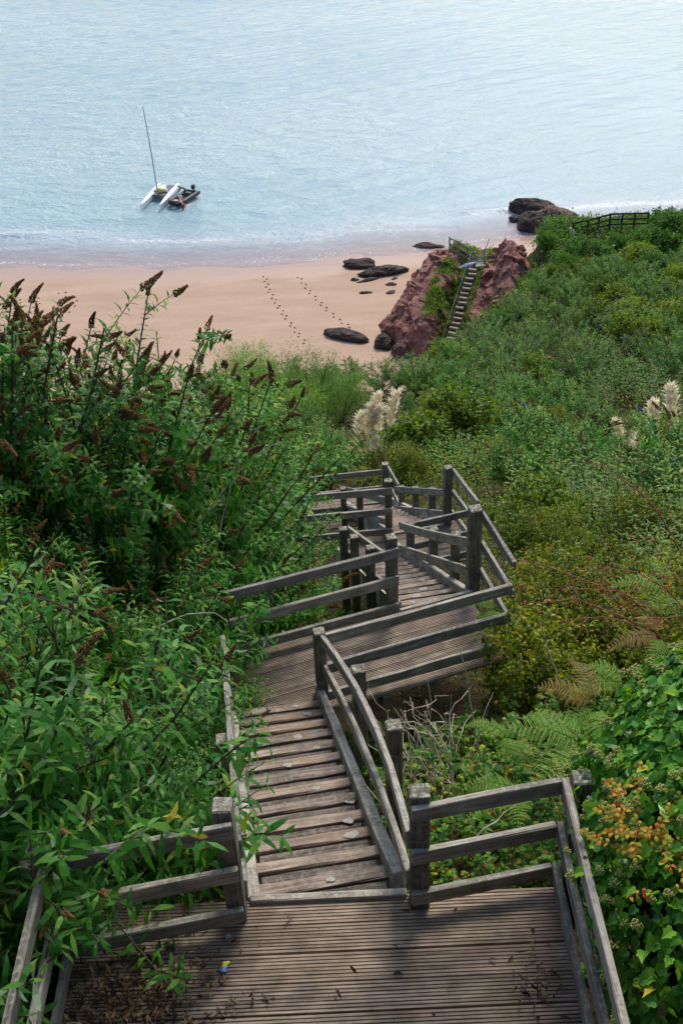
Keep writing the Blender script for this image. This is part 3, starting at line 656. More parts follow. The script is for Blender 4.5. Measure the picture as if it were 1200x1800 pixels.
def shrub_parts(H, Rr, n_twig, per=16, L=.06, W=.5, up=.3, jit=.12, lumps=9, droop=.3, twigL=.3):
    """lumpy crown: twigs gather on several lobes so gaps and hollows stay open"""
    lob = []
    for k in range(lumps):
        a = rng.uniform(0, 6.28); q = Rr*.62*math.sqrt(rng.random()); lob.append((q*math.cos(a), q*math.sin(a), H*rng.uniform(.3, .72)*(1-.25*q/Rr), Rr*rng.uniform(.32, .52)))
    lob = np.array(lob); w = lob[:, 3]**2; pick = rng.choice(lumps, n_twig, p=w/w.sum())
    d = unit(rng.normal(size=(n_twig, 3))+[0, 0, .35]); rad = rng.uniform(.55, 1.05, n_twig)
    tip = lob[pick, :3]+d*(lob[pick, 3]*rad)[:, None]*[1, 1, .9]; keep = tip[:, 2] > .03; tip, d = tip[keep], d[keep]
    td = unit(d+[0, 0, up]+rng.normal(0, .3, d.shape)); n = len(tip)
    s = rng.uniform(-.1, 1, (n, per)); pos = tip[:, None]+td[:, None]*((s-.6)*twigL)[..., None]+rng.normal(0, jit*.35, (n, per, 3))
    ld = unit(rng.normal(size=(n, per, 3))*.8+td[:, None]*.7+[0, 0, .1]); nn = unit(rng.normal(size=(n, per, 3))*.45+d[:, None]*.5+[0, 0, .7])
    m = n*per; l = L*rng.uniform(.6, 1.25, m)
    A = [pos.reshape(-1, 3), ld.reshape(-1, 3), nn.reshape(-1, 3), l, l*W*rng.uniform(.8, 1.2, m), rng.uniform(0, droop*2, m)]
    paths, rads = [], []
    for x, y, z, r in lob:
        t = np.linspace(0, 1, 5)[:, None]; p = np.array([x, y, z])*t+rng.normal(0, .05, (5, 3))*t; p[:, 2] = z*np.linspace(0, 1, 5)**.8; paths.append(p); rads.append(np.linspace(.03, .012, 5)*min(1, H/1.5))
    for k in rng.choice(n, min(n, 160), replace=False):
        a = lob[rng.integers(lumps), :3]*.8; j = np.argmin(((lob[:, :3]-tip[k])**2).sum(1)); a = lob[j, :3]*rng.uniform(.6, .95)
        paths.append(np.stack([a, (a+tip[k])/2+rng.normal(0, .04, 3), tip[k]])); rads.append(np.array([.008, .005, .002]))
    v, q = tubes(paths, rads, 3); return mesh_np('stem', v, [q]), A
def shrub_proto(kind, name, cat, mat, extra=(), wide=.45, **k):
    st, A = shrub_parts(**k); return proto(kind, name, cat, [('stem', st, M['twig'], None, None), ('foliage', leaf_mesh('foliage', A, wide=wide), mat, None, 'stuff')]+list(extra))
def weed_parts(H, Rr, n, leafL=.09, step=.045, wr=.22):
    paths, rad, P, D, N, LL, WW, DR = [], [], [], [], [], [], [], []
    for k in range(n):
        a = rng.uniform(0, 6.28); q = Rr*math.sqrt(rng.random()); b = np.array([q*math.cos(a), q*math.sin(a), 0]); h = H*rng.uniform(.55, 1.05)
        t = np.linspace(0, 1, 5)[:, None]; lean = np.array([math.cos(a), math.sin(a), 0])*rng.uniform(0, .3)*h+rng.normal(0, .08, 3)*[1, 1, 0]
        p = b+lean*t**1.6+np.array([0, 0, 1])*h*t; paths.append(p); rad.append(np.linspace(.007, .002, 5))
        m = int(h*.8/step); q = np.linspace(.2, 1, m); pos = np.column_stack([np.interp(q, t[:, 0], p[:, i]) for i in range(3)])
        az = rng.uniform(0, 6.28)+np.arange(m)*2.4; d = np.column_stack([np.cos(az), np.sin(az), rng.uniform(.1, .9, m)])
        P.append(pos); D.append(unit(d)); N.append(unit(np.column_stack([-np.cos(az)*.3, -np.sin(az)*.3, np.ones(m)]))); l = leafL*rng.uniform(.6, 1.2, m)*(1.1-.5*q); LL.append(l); WW.append(l*wr); DR.append(rng.uniform(.2, .9, m))
    v, q = tubes(paths, rad, 3); return mesh_np('stem', v, [q]), [np.concatenate(z) for z in (P, D, N, LL, WW, DR)]
def weed_proto(kind, name, cat, mat, spk=0, **k):
    st, A = weed_parts(**k); parts = [('stem', st, M['twig'], None, None), ('foliage', leaf_mesh('foliage', A), mat, None, 'stuff')]
    return proto(kind, name, cat, parts)
def bramble_parts(Rr, H, n, L=.068):
    """arching canes with leaves in threes"""
    paths, rad, P, D, N, LL = [], [], [], [], [], []
    for k in range(n):
        a = rng.uniform(0, 6.28); q = Rr*.5*math.sqrt(rng.random()); b = np.array([q*math.cos(a), q*math.sin(a), 0]); a2 = a+rng.normal(0, .9); rch = Rr*rng.uniform(.4, .95); h = H*rng.uniform(.4, 1.1)
        t = np.linspace(0, 1, 9)[:, None]; p = b+np.array([math.cos(a2), math.sin(a2), 0])*rch*t+np.array([0, 0, 1])*h*(2.6*t-2.2*t**2)+rng.normal(0, .02, (9, 3)); paths.append(p); rad.append(np.linspace(.005, .002, 9))
        m = int(rch/.05)+4; s = rng.uniform(.1, 1, m); pos = np.column_stack([np.interp(s, t[:, 0], p[:, i]) for i in range(3)])
        az = rng.uniform(0, 6.28, m); pet = np.column_stack([np.cos(az), np.sin(az), rng.uniform(0, .7, m)])*.04+pos
        for da, l in ((0, 1.15), (1.25, .9), (-1.25, .9)):
            P.append(pet); D.append(np.column_stack([np.cos(az+da), np.sin(az+da), rng.normal(-.05, .25, m)])); N.append(unit(np.column_stack([rng.normal(0, .25, m), rng.normal(0, .25, m)-.1, np.ones(m)]))); LL.append(L*l*rng.uniform(.65, 1.2, m))
    v, q = tubes(paths, rad, 3); P, D, N, LL = [np.concatenate(z) for z in (P, D, N, LL)]
    return mesh_np('stem', v, [q]), [P, D, N, LL, LL*.68, rng.uniform(.1, .6, len(P))]
def bramble_proto(kind, name, cat, mat, **k):
    st, A = bramble_parts(**k); return proto(kind, name, cat, [('stem', st, M['redcane'], None, None), ('foliage', leaf_mesh('foliage', A, wide=.45), mat, None, 'stuff')])
def frond_mesh(name, L, n=22, w=.25):
    """arching bracken frond: side leaflets that carry rows of small lobes"""
    t = np.linspace(0, 1, 12); rx = L*t*(1-.16*t); rz = L*(.34*t-.62*t**2.2); V = MB()
    v, q = tubes([np.column_stack([rx, 0*rx, rz])], [np.linspace(.005, .0015, 12)], 3); V.add(v, q); K, F = [], []
    for i in range(n):
        s = .14+.84*i/(n-1); x = np.interp(s, t, rx); z = np.interp(s, t, rz); l = L*w*max(.05, math.sin(math.pi*min(1, .12+.88*s))**.75)*(1.15-.55*s)*rng.uniform(.85, 1.1)
        for sg in (-1, 1):
            sw = rng.uniform(.25, .5); dr = rng.uniform(.1, .45); m = max(4, int(l/.012)); f = lambda u: np.array([x+u*l*sw, sg*u*l, z-dr*l*u*u]); tw = rng.normal(0, .15)
            for k in range(m):
                u = (k+.5)/m; p = f(u); d = unit(f(min(1, u+.05))-f(u-.05)); sd = np.array([-d[1], d[0], 0])*sg; ll = min(.024, l*.2)*(1-u**1.6)+.004
                for g in (-1, 1):
                    dd = sd*g*.92+d*.4; wv = d*.0068; up = np.array([0, 0, -.25*ll+tw*g*ll]); o = len(K); K += [p-wv, p+dd*ll*.55-wv*.9+up*.4, p+dd*ll+up, p+dd*ll*.5+wv*1.1+up*.4]; F.append((o, o+1, o+2, o+3))
            o = len(K); e = f(1.0); K += [f(0)-[.0015, 0, 0], e, f(0)+[.0015, 0, 0]]
    V.add(np.array(K), np.array(F)); return V.mesh(name)

# ------------------------------------------------------------------ plant prototypes
K_big, K_bud, K_sil, K_weed, K_yel, K_dark, K_bri, K_fea, K_bra, K_mid = [Kind() for _ in range(10)]
for k in range(3): budd_proto(K_mid, 'buddleia_bush', 'bush', M['budd'], maxspk=14, spk_sc=.6, H=2.2, Rr=1.15, nstem=42, leafL=.15, nshoot=8, step=.045, spikes=.2, purple=.2, bare=.2, lw=(.17, .25))
for k in range(4): budd_proto(K_big, 'buddleia_bush', 'bush', M['budd'], maxspk=90, H=4.6, Rr=1.5, nstem=40, leafL=.15, nshoot=7, step=.05, spikes=.8, purple=.008, bare=.35)
for k in range(3): budd_proto(K_bud, 'buddleia_bush', 'bush', M['budd'], maxspk=22, H=2.2, Rr=1.2, nstem=34, leafL=.155, nshoot=7, step=.05, spikes=.35, purple=.10, bare=.25)
for k in range(2): budd_proto(K_sil, 'buddleia_bush', 'bush', M['silver'], maxspk=18, H=2.4, Rr=1.5, nstem=32, leafL=.14, nshoot=6, step=.06, spikes=.35, purple=.35, lscale=1.15, bare=.2)
for k in range(3): weed_proto(K_weed, 'leafy_weed', 'plant', M['weed'], H=1.6, Rr=.95, n=60, leafL=.20, step=.06, wr=.26)
for k in range(3): shrub_proto(K_yel, 'yellow_green_shrub', 'shrub', M['yellow'], H=1.5, Rr=1.0, n_twig=330, per=20, L=.052, W=.6, lumps=7, jit=.09, twigL=.22)
for k in range(3): shrub_proto(K_dark, 'dark_green_shrub', 'shrub', M['dark'], H=2.6, Rr=1.9, n_twig=330, per=16, L=.155, W=.6, jit=.22, lumps=9, twigL=.4)
for k in range(3): shrub_proto(K_bri, 'bright_green_shrub', 'shrub', M['bright'], H=2.4, Rr=1.8, n_twig=330, per=16, L=.155, W=.6, jit=.22, lumps=8, twigL=.4)
for k in range(2): shrub_proto(K_fea, 'feathery_shrub', 'shrub', M['feather'], H=3.4, Rr=1.7, n_twig=520, per=22, L=.11, W=.16, up=1.6, jit=.16, lumps=14, twigL=.8)
for k in range(3): bramble_proto(K_bra, 'bramble', 'plant', M['bramble'], Rr=.95, H=.45, n=34)

def rz(): return rng.uniform(0, 6.28)
def ok_site(x, y, h, r, clear=True):
    if path_dist(np.array([x]), np.array([y]))[0] < r*.7+.35: return False
    if clear:
        z = float(ground_z(x, y))
        for fx, fz in ((0, 1), (-.7, .7), (.7, .7), (-.85, .4), (.85, .4), (0, .6)):
            pp = to_photo((x+fx*r, y, z+fz*h))
            if inside(pp, CLEAR) or any(inside(pp, c) for c in CLEAR2): return False
    return True
TAKEN = []
MARKS = [(-1.2, 14, 'left of the small reddish landing'), (-1.5, 18, 'left of the farthest railing'), (-5, 18, 'at the left behind the tall buddleias'), (-8, 25, 'far left behind the tall buddleias'), (-2.5, 24, 'down the slope beyond the farthest railing'), (-3.5, 32, 'in front of the feathery shrubs'), (1.0, 24, 'just this side of the cream pampas plumes'), (1.2, 33, 'behind the cream pampas plumes'), (3.5, 19, 'right of the third flight'), (5.5, 21, 'beside the long red cane, up the slope'), (7.5, 22.5, 'this side of the right pampas clumps'), (8, 30, 'behind the right pampas clumps'), (4.5, 27, 'midway between the left and right pampas clumps'), (5, 36, 'in the middle of the slope below the headland'), (11, 34, 'near the right edge of the slope'), (13.5, 42, 'at the right edge under the headland shrubs'), (-1.5, 46, 'beside the feathery shrubs at the edge of the sand'), (3, 47, 'where the slope meets the sand'), (4.5, 58, 'at the foot of the red outcrop'), (8, 66, 'below the bottom of the concrete steps'), (8, 50, 'below the outcrop in the middle of the slope'), (13, 58, 'in the hollow right of the red outcrop'), (18, 58, 'at the far right in the hollow'), (12, 70, 'against the right foot of the red outcrop'), (16, 80, 'on the cliff edge beside the red outcrop'), (18.5, 83, 'beside the slim white boards'), (22, 81, 'in front of the dark headland fence'), (27, 82, 'on the skyline right of the dark headland fence'), (17, 71, 'in the middle of the headland'), (23, 72, 'at the right edge of the headland'), (2.8, 9.5, 'right of the slanting deck'), (3, 13, 'right of the second flight'), (5, 10, 'behind the red rose stems'), (5.5, 14, 'along the long red cane'), (1.0, 6, 'close to the bowed handrail'), (1.1, 7.6, 'under the slanting deck by the dead canes'), (2.6, 6.2, 'behind the ferns'), (2.8, 7.8, 'below the red rose stems'), (3.6, 5.8, 'behind the ivy')]
def marked(desc, x, y): return desc+' '+min(MARKS, key=lambda m: math.hypot(m[0]-x, m[1]-y)/(1+.02*y))[2]
DESC = {'buddleia_bush': 'leafy spike-flowered bush', 'buddleia_bush_grey': 'grey-green purple-flowered bush', 'leafy_weed': 'tall narrow-leaved weed', 'yellow_green_shrub': 'yellow-green bush', 'dark_green_shrub': 'rounded dark shrub', 'bright_green_shrub': 'rounded bright shrub', 'feathery_shrub': 'feathery light shrub', 'bramble': 'low yellowing bramble'}
PLACED = []
def scatter(n, sample, kinds, r, h, gap, label, group, sc=(.8, 1.2), zmin=1.6, clear=True):
    c = 0
    for _ in range(n*60):
        if c >= n: break
        x, y = sample()[:2]; k = rng.uniform(*sc)
        if any((x-a)**2+(y-b)**2 < ((gap+g)*.5)**2 for a, b, g in TAKEN): continue
        z = float(ground_z(x, y))
        if z < zmin or not ok_site(x, y, h*k, r*k, clear): continue
        kd = kinds[rng.integers(len(kinds))] if isinstance(kinds, (list, tuple)) else kinds
        pi = int(rng.integers(8)); nm = kd.roots[pi % len(kd.roots)].name.split('.')[0]; lb = marked(DESC['buddleia_bush_grey' if kd is K_sil else nm], x, y); PLACED.append((kd.put(pi, (x, y, z-.06), rz(), k, lb, group), lb, x, y, z)); TAKEN.append((x, y, gap)); c += 1
    return c
U = rng.uniform
# tall buddleias on the left of the steps
BIG = [(-3.7, 9.9, 1.22), (-2.7, 10.5, 1.2), (-1.8, 11.0, 1.1), (-4.7, 9.4, 1.24), (-3.3, 8.0, .84), (-2.2, 8.6, .80), (-4.7, 7.6, .86), (-5.8, 10.8, 1.05), (-1.35, 12.3, .82), (-2.4, 11.8, 1.12), (-4.2, 11.4, 1.25)]
BIGL = ['tall buddleia third from the left along the sand, full of brown spikes', 'tall buddleia with the highest brown spikes against the middle of the sand', 'tall buddleia at the right end of the row with spikes against the sand', 'tall buddleia at the left edge of the photo with spikes against the sand', 'tall shaded buddleia in front of the row, midway up the left side', 'buddleia rising behind the left end of the slanting deck railing', 'dark buddleia at the left edge below the purple flowers', 'farthest left tall buddleia, partly outside the picture', 'lower buddleia just left of the railing at the small reddish landing', 'buddleia behind the row where the feathery shrubs begin', 'buddleia behind the left part of the row, only its spikes showing']
for i, (x, y, k) in enumerate(BIG):
    K_big.put(i, (x, y, float(ground_z(x, y))-.1), rz(), k, BIGL[i], 'tall buddleias on the left of the steps'); TAKEN.append((x, y, 1.2))
MID = [(-2.0, 7.2, .95), (-2.9, 6.6, 1.0), (-3.9, 6.3, 1.1), (-1.85, 6.2, .78), (-2.6, 5.3, .8), (-3.4, 5.2, 1.0), (-2.3, 9.4, 1.3), (-1.8, 10.0, 1.0), (-1.72, 8.0, .82), (-2.4, 4.8, 1.45), (-3.0, 3.6, 1.1), (-3.2, 4.3, 1.6), (-2.1, 4.75, 1.22)]
MIDL = ['leafy buddleia left of the middle of the first flight', 'leafy buddleia set back from the first flight, in deep shade', 'leafy buddleia at the left edge level with the first flight', 'small buddleia reaching over the left handrail of the first flight', 'buddleia behind the left railing of the nearest landing', 'buddleia at the left edge behind the nearest landing', 'broad buddleia left of the slanting deck', 'buddleia by the far left post of the slanting deck', 'small buddleia with a spray hanging over the foot of the first flight', 'dark buddleia drooping over the left corner of the nearest landing', 'buddleia leaning over the left side railing in the bottom left corner', 'buddleia at the bottom left edge beside the nearest landing', 'buddleia overhanging the left railing of the nearest landing and shading the boards']
for i, (x, y, k) in enumerate(MID):
    K_mid.put(i, (x, y, float(ground_z(x, y))-.1), rz(), k, MIDL[i], 'low buddleias left of the first flight'); TAKEN.append((x, y, .9))
for x, y, k, lab in ((-1.0, 11.5, .8, 'twiggy bush behind the far left railing of the slanting deck'), (-1.1, 13.2, .85, 'twiggy bush left of the small reddish landing railing')):
    K_bud.put(int(abs(x*10)), (x, y, float(ground_z(x, y))-.1), rz(), k, lab, None); TAKEN.append((x, y, .8))
for x, y, k, lab in ((-.75, 10.5, .75, 'low bramble below the far left railing of the slanting deck'), (-.05, 10.7, .6, 'low bramble under the left handrail of the second flight'), (-.25, 11.7, .7, 'low bramble left of the three short handrail posts'), (-.3, 12.8, .7, 'low bramble left of the foot of the second flight')):
    K_bra.put(int(abs(y)), (x, y, float(ground_z(x, y))-.02), rz(), k, lab, None)
YEL = [(2.12, 8.78, 1.35), (2.6, 9.9, 1.35), (3.6, 9.6, 1.5), (2.25, 8.1, .95), (3.9, 8.4, 1.35), (3.5, 10.9, 1.45), (4.7, 9.7, 1.5), (2.6, 11.6, 1.1), (5.0, 8.6, 1.3)]
YELL = ['yellow-green bush swallowing the right end of the slanting deck railing', 'yellow-green bush beside the tall dark post at the slanting deck', 'large yellow-green mound behind the red rose stems', 'dark hollow yellow-green bush under the right end of the slanting deck', 'yellow-green mound among the red rose stems', 'yellow-green bush right of the second flight handrail', 'yellow-green mound at the right edge below the long red cane', 'small yellow-green bush against the second flight handrail', 'yellow-green bush at the right edge above the ivy']
for i, (x, y, k) in enumerate(YEL):
    K_yel.put(i, (x, y, float(ground_z(x, y))-.1), rz(), k, YELL[i], 'yellow-green bushes right of the landings'); TAKEN.append((x, y, .9))
# slope below, left of the steps
scatter(36, lambda: (U(-.36, .02)*(yy := U(12.5, 36)), yy), [K_bud, K_bud, K_weed], 1.2, 2.2, 1.5, 'green bush on the slope below, left of the lower steps', 'bushes on the slope left of the lower steps', (.7, 1.15))
FEA = [(-2.9, 42, 1.2), (-1.3, 42.5, 1.15), (-4.2, 45, 1.2), (-2.1, 39.5, 1.0), (.2, 41.5, .95)]
FEAL = ['feathery light green shrub, left of the five at the edge of the sand', 'tallest feathery light green shrub in the middle at the edge of the sand', 'feathery light green shrub farthest back on the left at the edge of the sand', 'nearest feathery light green shrub below the middle of the group', 'feathery light green shrub at the right end above the pampas plumes']
for i, (x, y, k) in enumerate(FEA):
    K_fea.put(i, (x, y, float(ground_z(x, y))-.1), rz(), k, FEAL[i], 'feathery light green shrubs by the sand'); TAKEN.append((x, y, 1.4))
scatter(26, lambda: (U(-.13, .09)*(yy := U(43, 57)), yy), [K_sil, K_sil, K_bud], 1.4, 2.2, 1.6, 'grey-green bush at the foot of the slope, behind the feathery shrubs', 'grey-green bushes at the foot of the slope', (.7, 1.0))
# slope below, right of the steps
scatter(62, lambda: (U(.05, .42)*(yy := U(17, 44)), yy), [K_bud, K_bud, K_weed, K_yel, K_yel, K_bri], 1.2, 2.0, 1.6, 'green flowering bush among others on the slope right of the lower steps', 'bushes on the slope right of the lower steps', (.65, 1.3))
scatter(62, lambda: (U(.075, .38)*(yy := U(40, 70)), yy), [K_sil, K_sil, K_bud, K_bri], 1.5, 2.3, 2.0, 'grey-green buddleia with purple flowers below the headland', 'purple flowering bushes below the headland', (.8, 1.2), zmin=.6)
# headland
scatter(70, lambda: (float(head_edge(yy := U(64, 85)))+.7+U(0, 1)**1.2*(.36*yy-float(head_edge(yy))), yy), [K_dark, K_bri, K_dark], 1.8, 2.4, 2.3, 'rounded green shrub covering the headland above the beach', 'rounded shrubs on the headland', (.55, 1.1), zmin=4)
for x, y, k, lab in ((26.2, 82.6, 1.15, 'tall dark shrub on the skyline at the right end of the dark fence'), (26.6, 80.6, 1.45, 'tallest dark shrub on the skyline at the right edge of the photo'), (24.2, 78.3, 1.1, 'dark shrub in front of the skyline shrubs at the right edge'), (27.5, 77.0, 1.3, 'dark shrub half outside the right edge below the skyline')):
    K_dark.put(int(x), (x, y, float(ground_z(x, y))-.1), rz(), k, lab, 'tall shrubs on the skyline'); TAKEN.append((x, y, 1.5))
# near right
scatter(20, lambda: (U(1.9, 6.5), U(8.3, 16.5)), [K_yel, K_yel, K_weed], 1.2, 1.4, 1.25, 'yellow-green bush spilling down beside the right end of the landings', 'yellow-green bushes right of the landings', (.75, 1.15))
scatter(26, lambda: (U(.45, 4.0), U(5.0, 8.6)), K_bra, .8, .5, .65, 'bramble patch with yellowing leaves between the two landings', 'brambles between the landings', (.7, 1.1), clear=False)
scatter(10, lambda: (U(2.0, 5.5), U(6.5, 9.5)), [K_yel], 1.2, 1.4, 1.3, 'yellow-green bush mound right of the slanting deck', 'yellow-green mounds right of the slanting deck', (.6, .95))
by = {}
for o, lb, x, y, z in PLACED: by.setdefault(lb, []).append((to_photo((x, y, z+1))[0], o))
for lb, l in by.items():
    l.sort(key=lambda q: q[0])
    for k, (_, o) in enumerate(l):
        if len(l) in (2, 3): o['label'] = lb+(', the left one', ', the right one')[k] if len(l) == 2 else lb+(', left of three', ', middle of three', ', right of three')[k]
        if len(l) > 1: o['group'] = 'alike plants: '+lb
for kd in (K_mid, K_big, K_bud, K_sil, K_weed, K_yel, K_dark, K_bri, K_fea, K_bra): kd.finish()

# ------------------------------------------------------------------ undergrowth: leaf clumps over all the bare slope
def cliff_edge(n):
    y = rng.uniform(66, 89, n); return head_edge(y)+.3+rng.uniform(0, 1, n)*13, y
def undergrowth(name, n, xf, mat, hgt, size, label=None, wide=.45, W=.5, per=8, upw=.5):
    x, y = xf(n); z = ground_z(x, y); ok = (path_dist(x, y) > (.12 if hgt < .38 else .62)) & (z > .9); x, y, z = x[ok], y[ok], z[ok]
    n = len(x); r = np.hypot(x, y); L = np.clip(size*r, .04, .24); hh = hgt*(.25+np.clip(L/.1, .4, 1.7))
    base = np.stack([x, y, z], 1)[:, None]+rng.normal(0, 1, (n, per, 3))*(L*1.3)[:, None, None]*[1, 1, .2]+np.array([0, 0, 1])*(np.abs(rng.normal(0, .5, (n, per)))*hh[:, None])[..., None]
    D = unit(rng.normal(size=(n, per, 3))+[0, -.15, upw]); N = unit(rng.normal(size=(n, per, 3))*.5+[0, -.1, .8]); l = (L[:, None]*rng.uniform(.6, 1.3, (n, per))).ravel()
    v, t, q = leaves(base.reshape(-1, 3), D.reshape(-1, 3), N.reshape(-1, 3), l, l*W, .4, wide=wide)
    return obj(name, mesh_np(name, v, [t, q]), mat, kind='stuff')
def wedge(r0, r1, a0=-.42, a1=.46):
    def f(n):
        r = np.exp(rng.uniform(np.log(r0), np.log(r1), n)); return rng.uniform(a0, a1, n)*r+rng.normal(0, .3, n), r
    return f
undergrowth('undergrowth', 5500, wedge(4.8, 90), M['bramble'], .35, .0036)
undergrowth('undergrowth', 2600, wedge(8, 90), M['weed'], .5, .004, W=.3, upw=.9)
undergrowth('undergrowth', 1200, wedge(9, 40, 0.02, .46), M['yellow'], .4, .0036)
undergrowth('dead_leaf_litter', 5000, wedge(4.6, 40), M['dry'], .12, .0042, W=.3)
undergrowth('undergrowth', 2600, cliff_edge, M['dark'], .25, .0026)
undergrowth('grass', 3500, wedge(5, 60), M['grass'], .3, .008, W=.06, upw=2.2, per=7)

# ------------------------------------------------------------------ red rock outcrop, boulders
def rock_mat(name, cols, grass=None, scale=1.0):
    m, nt, bs, nodes, links = mat_new(name)
    tc = nodes.new('ShaderNodeTexCoord'); mp = nodes.new('ShaderNodeMapping'); mp.inputs['Rotation'].default_value = (.5, .4, .3); mp.inputs['Scale'].default_value = (1*scale, 1*scale, 2.6*scale); links.new(tc.outputs['Object'], mp.inputs[0])
    n = nnoise(nodes, links, mp.outputs[0], .9, 8, .68); n2 = nnoise(nodes, links, mp.outputs[0], 5, 6, .7)
    r = ramp(nodes, [(.28, cols[0]), (.45, cols[1]), (.6, cols[2]), (.78, cols[3])]); links.new(n, r.inputs[0])
    b = ramp(nodes, [(.3, (.6, .6, .6)), (.6, (1.2, 1.2, 1.2))]); links.new(n2, b.inputs[0]); col = nmix(nodes, links, 1.0, r.outputs[0], b.outputs[0], 'MULTIPLY')
    if grass:
        at = nodes.new('ShaderNodeAttribute'); at.attribute_name = 'grass'; g = ramp(nodes, [(.3, (.06, .055, .024)), (.7, (.12, .11, .04))]); links.new(n2, g.inputs[0])
        col = nmix(nodes, links, at.outputs['Fac'], col, g.outputs[0])
    links.new(col, bs.inputs['Base Color']); bs.inputs['Roughness'].default_value = .85; bs.inputs['Specular IOR Level'].default_value = .25
    bp = nodes.new('ShaderNodeBump'); bp.inputs['Strength'].default_value = .9; bp.inputs['Distance'].default_value = .15/scale; links.new(n2, bp.inputs['Height']); links.new(bp.outputs[0], bs.inputs['Normal'])
    return m
M['redrock'] = rock_mat('red_rock', [(.16, .066, .05), (.28, .125, .095), (.36, .18, .14), (.47, .31, .26)], grass=True)
M['darkrock'] = rock_mat('dark_rock', [(.022, .017, .016), (.055, .04, .036), (.10, .075, .065), (.2, .16, .14)], scale=2.0)
M['browrock'] = rock_mat('brown_rock', [(.05, .032, .028), (.11, .07, .058), (.19, .13, .11), (.3, .23, .2)], scale=2.0)
POLY = np.array([(3.5, 80.5), (4.9, 77.6), (7, 75.6), (12, 73), (16, 75), (18, 81), (17.5, 88), (14, 91), (8.5, 90.5), (5.6, 88), (4.6, 84)])
def poly_d(x, y):
    d = np.full(x.shape, 1e9); ins = np.zeros(x.shape, bool); n = len(POLY)
    for i in range(n):
        (ax, ay), (bx, by) = POLY[i], POLY[(i+1) % n]
        t = np.clip(((x-ax)*(bx-ax)+(y-ay)*(by-ay))/((bx-ax)**2+(by-ay)**2), 0, 1); d = np.minimum(d, np.hypot(x-ax-t*(bx-ax), y-ay-t*(by-ay)))
        ins ^= ((ay > y) != (by > y)) & (x < (bx-ax)*(y-ay)/((by-ay)+1e-9)+ax)
    return np.where(ins, d, -d)
SA, SB = np.array([8.55, 77.3]), np.array([11.4, 84.4])
def stair_tq(x, y):
    dv = SB-SA; L2 = (dv**2).sum(); t = ((x-SA[0])*dv[0]+(y-SA[1])*dv[1])/L2; q = ((x-SA[0])*dv[1]-(y-SA[1])*dv[0])/math.sqrt(L2); return t, q
def crag_z(x, y):
    d = poly_d(x, y)+.7*fbm(x*.5, y*.5, 3.0, 4); t, q = stair_tq(x, y)
    left = 5.5*sstep(74, 86, y)*.45+5.5*.55*sstep(2.5, 8.5, x); left = np.minimum(left, 5.7)
    ridge = 7.6*np.exp(-((x-(14.4+.12*(y-84)))/2.0)**2)*sstep(70, 84.5, y)*sstep(92, 86.5, y)
    gul = np.interp(t, [-.3, 0, 1, 1.3], [.2, 1.1, 4.7, 4.9])
    cap = np.where(q < 0, left, np.maximum(gul+.2, ridge)); m = sstep(.5, 1.7, np.abs(q)); cap = gul*(1-m)+cap*m
    return np.minimum(np.maximum(d, -.5)*(1.9+.8*fbm(x*.4, y*.4, 9.0, 2)), cap)-.3
xs = np.linspace(2.4, 19, 190); ys = np.linspace(72, 92, 210); X, Y = np.meshgrid(xs, ys); Z = crag_z(X, Y)
gx = np.gradient(Z, xs, axis=1); gy = np.gradient(Z, ys, axis=0); nrm = unit(np.stack([-gx, -gy, np.ones_like(Z)], -1))
def blocks(p, seeds, size):
    # broken rock faces: each cell of seeds is its own tilted plane
    out = np.zeros(len(p)); tl = rng.normal(0, .42, (len(seeds), 3)); of = rng.uniform(-.5, .5, len(seeds))
    for a in range(0, len(p), 4000):
        d = ((p[a:a+4000, None]-seeds[None])**2).sum(-1); k = d.argmin(1); out[a:a+4000] = of[k]*size+((p[a:a+4000]-seeds[k])*tl[k]).sum(1)
    return out
rot = np.array(Matrix.Rotation(.6, 3, 'Y') @ Matrix.Rotation(.35, 3, 'X')); QP = np.stack([X, Y, Z], -1).reshape(-1, 3) @ rot*[.75, 1.0, 1.5]
lo, hi = QP.min(0), QP.max(0); b1_ = blocks(QP, rng.uniform(lo, hi, (520, 3)), .9).reshape(X.shape); b2_ = blocks(QP, rng.uniform(lo, hi, (5200, 3)), .32).reshape(X.shape)
rid = b1_*.9; fold = b2_*.9+.25*fbm(X*3, Y*3, Z*3, 3)
t_, q_ = stair_tq(X, Y); keep = sstep(.35, .9, np.abs(q_))
P3 = np.stack([X, Y, Z], -1)+nrm*((np.clip(rid, -.8, .8)*.32+np.clip(fold, -.5, .5)*.42+.22*fbm(X*.6+Z, Y*.6, Z*.8, 4))*keep*sstep(-.3, .6, Z))[..., None]
nx, ny = len(xs), len(ys); i = (np.arange(ny-1)[:, None]*nx+np.arange(nx-1)[None]).ravel()
me = mesh_np('red_rock_outcrop', P3.reshape(-1, 3), [np.stack([i, i+1, i+1+nx, i+nx], 1)], False)
gr = sstep(.1, .5, fbm(X*.8, Y*.8, 2.0, 3)+.45)*sstep(-3.2, -1.6, q_)*sstep(.9, .5, q_)*sstep(-.1, .35, t_)+sstep(1.1, .5, np.abs(q_+.1))*.8
a = me.attributes.new('grass', 'FLOAT', 'POINT'); a.data.foreach_set('value', np.clip(gr, 0, 1).astype(np.float32).ravel())
crag = props(obj('rock_outcrop', me, M['redrock']), 'large red rock outcrop between beach and headland, with a path of steps up it', 'rock outcrop')
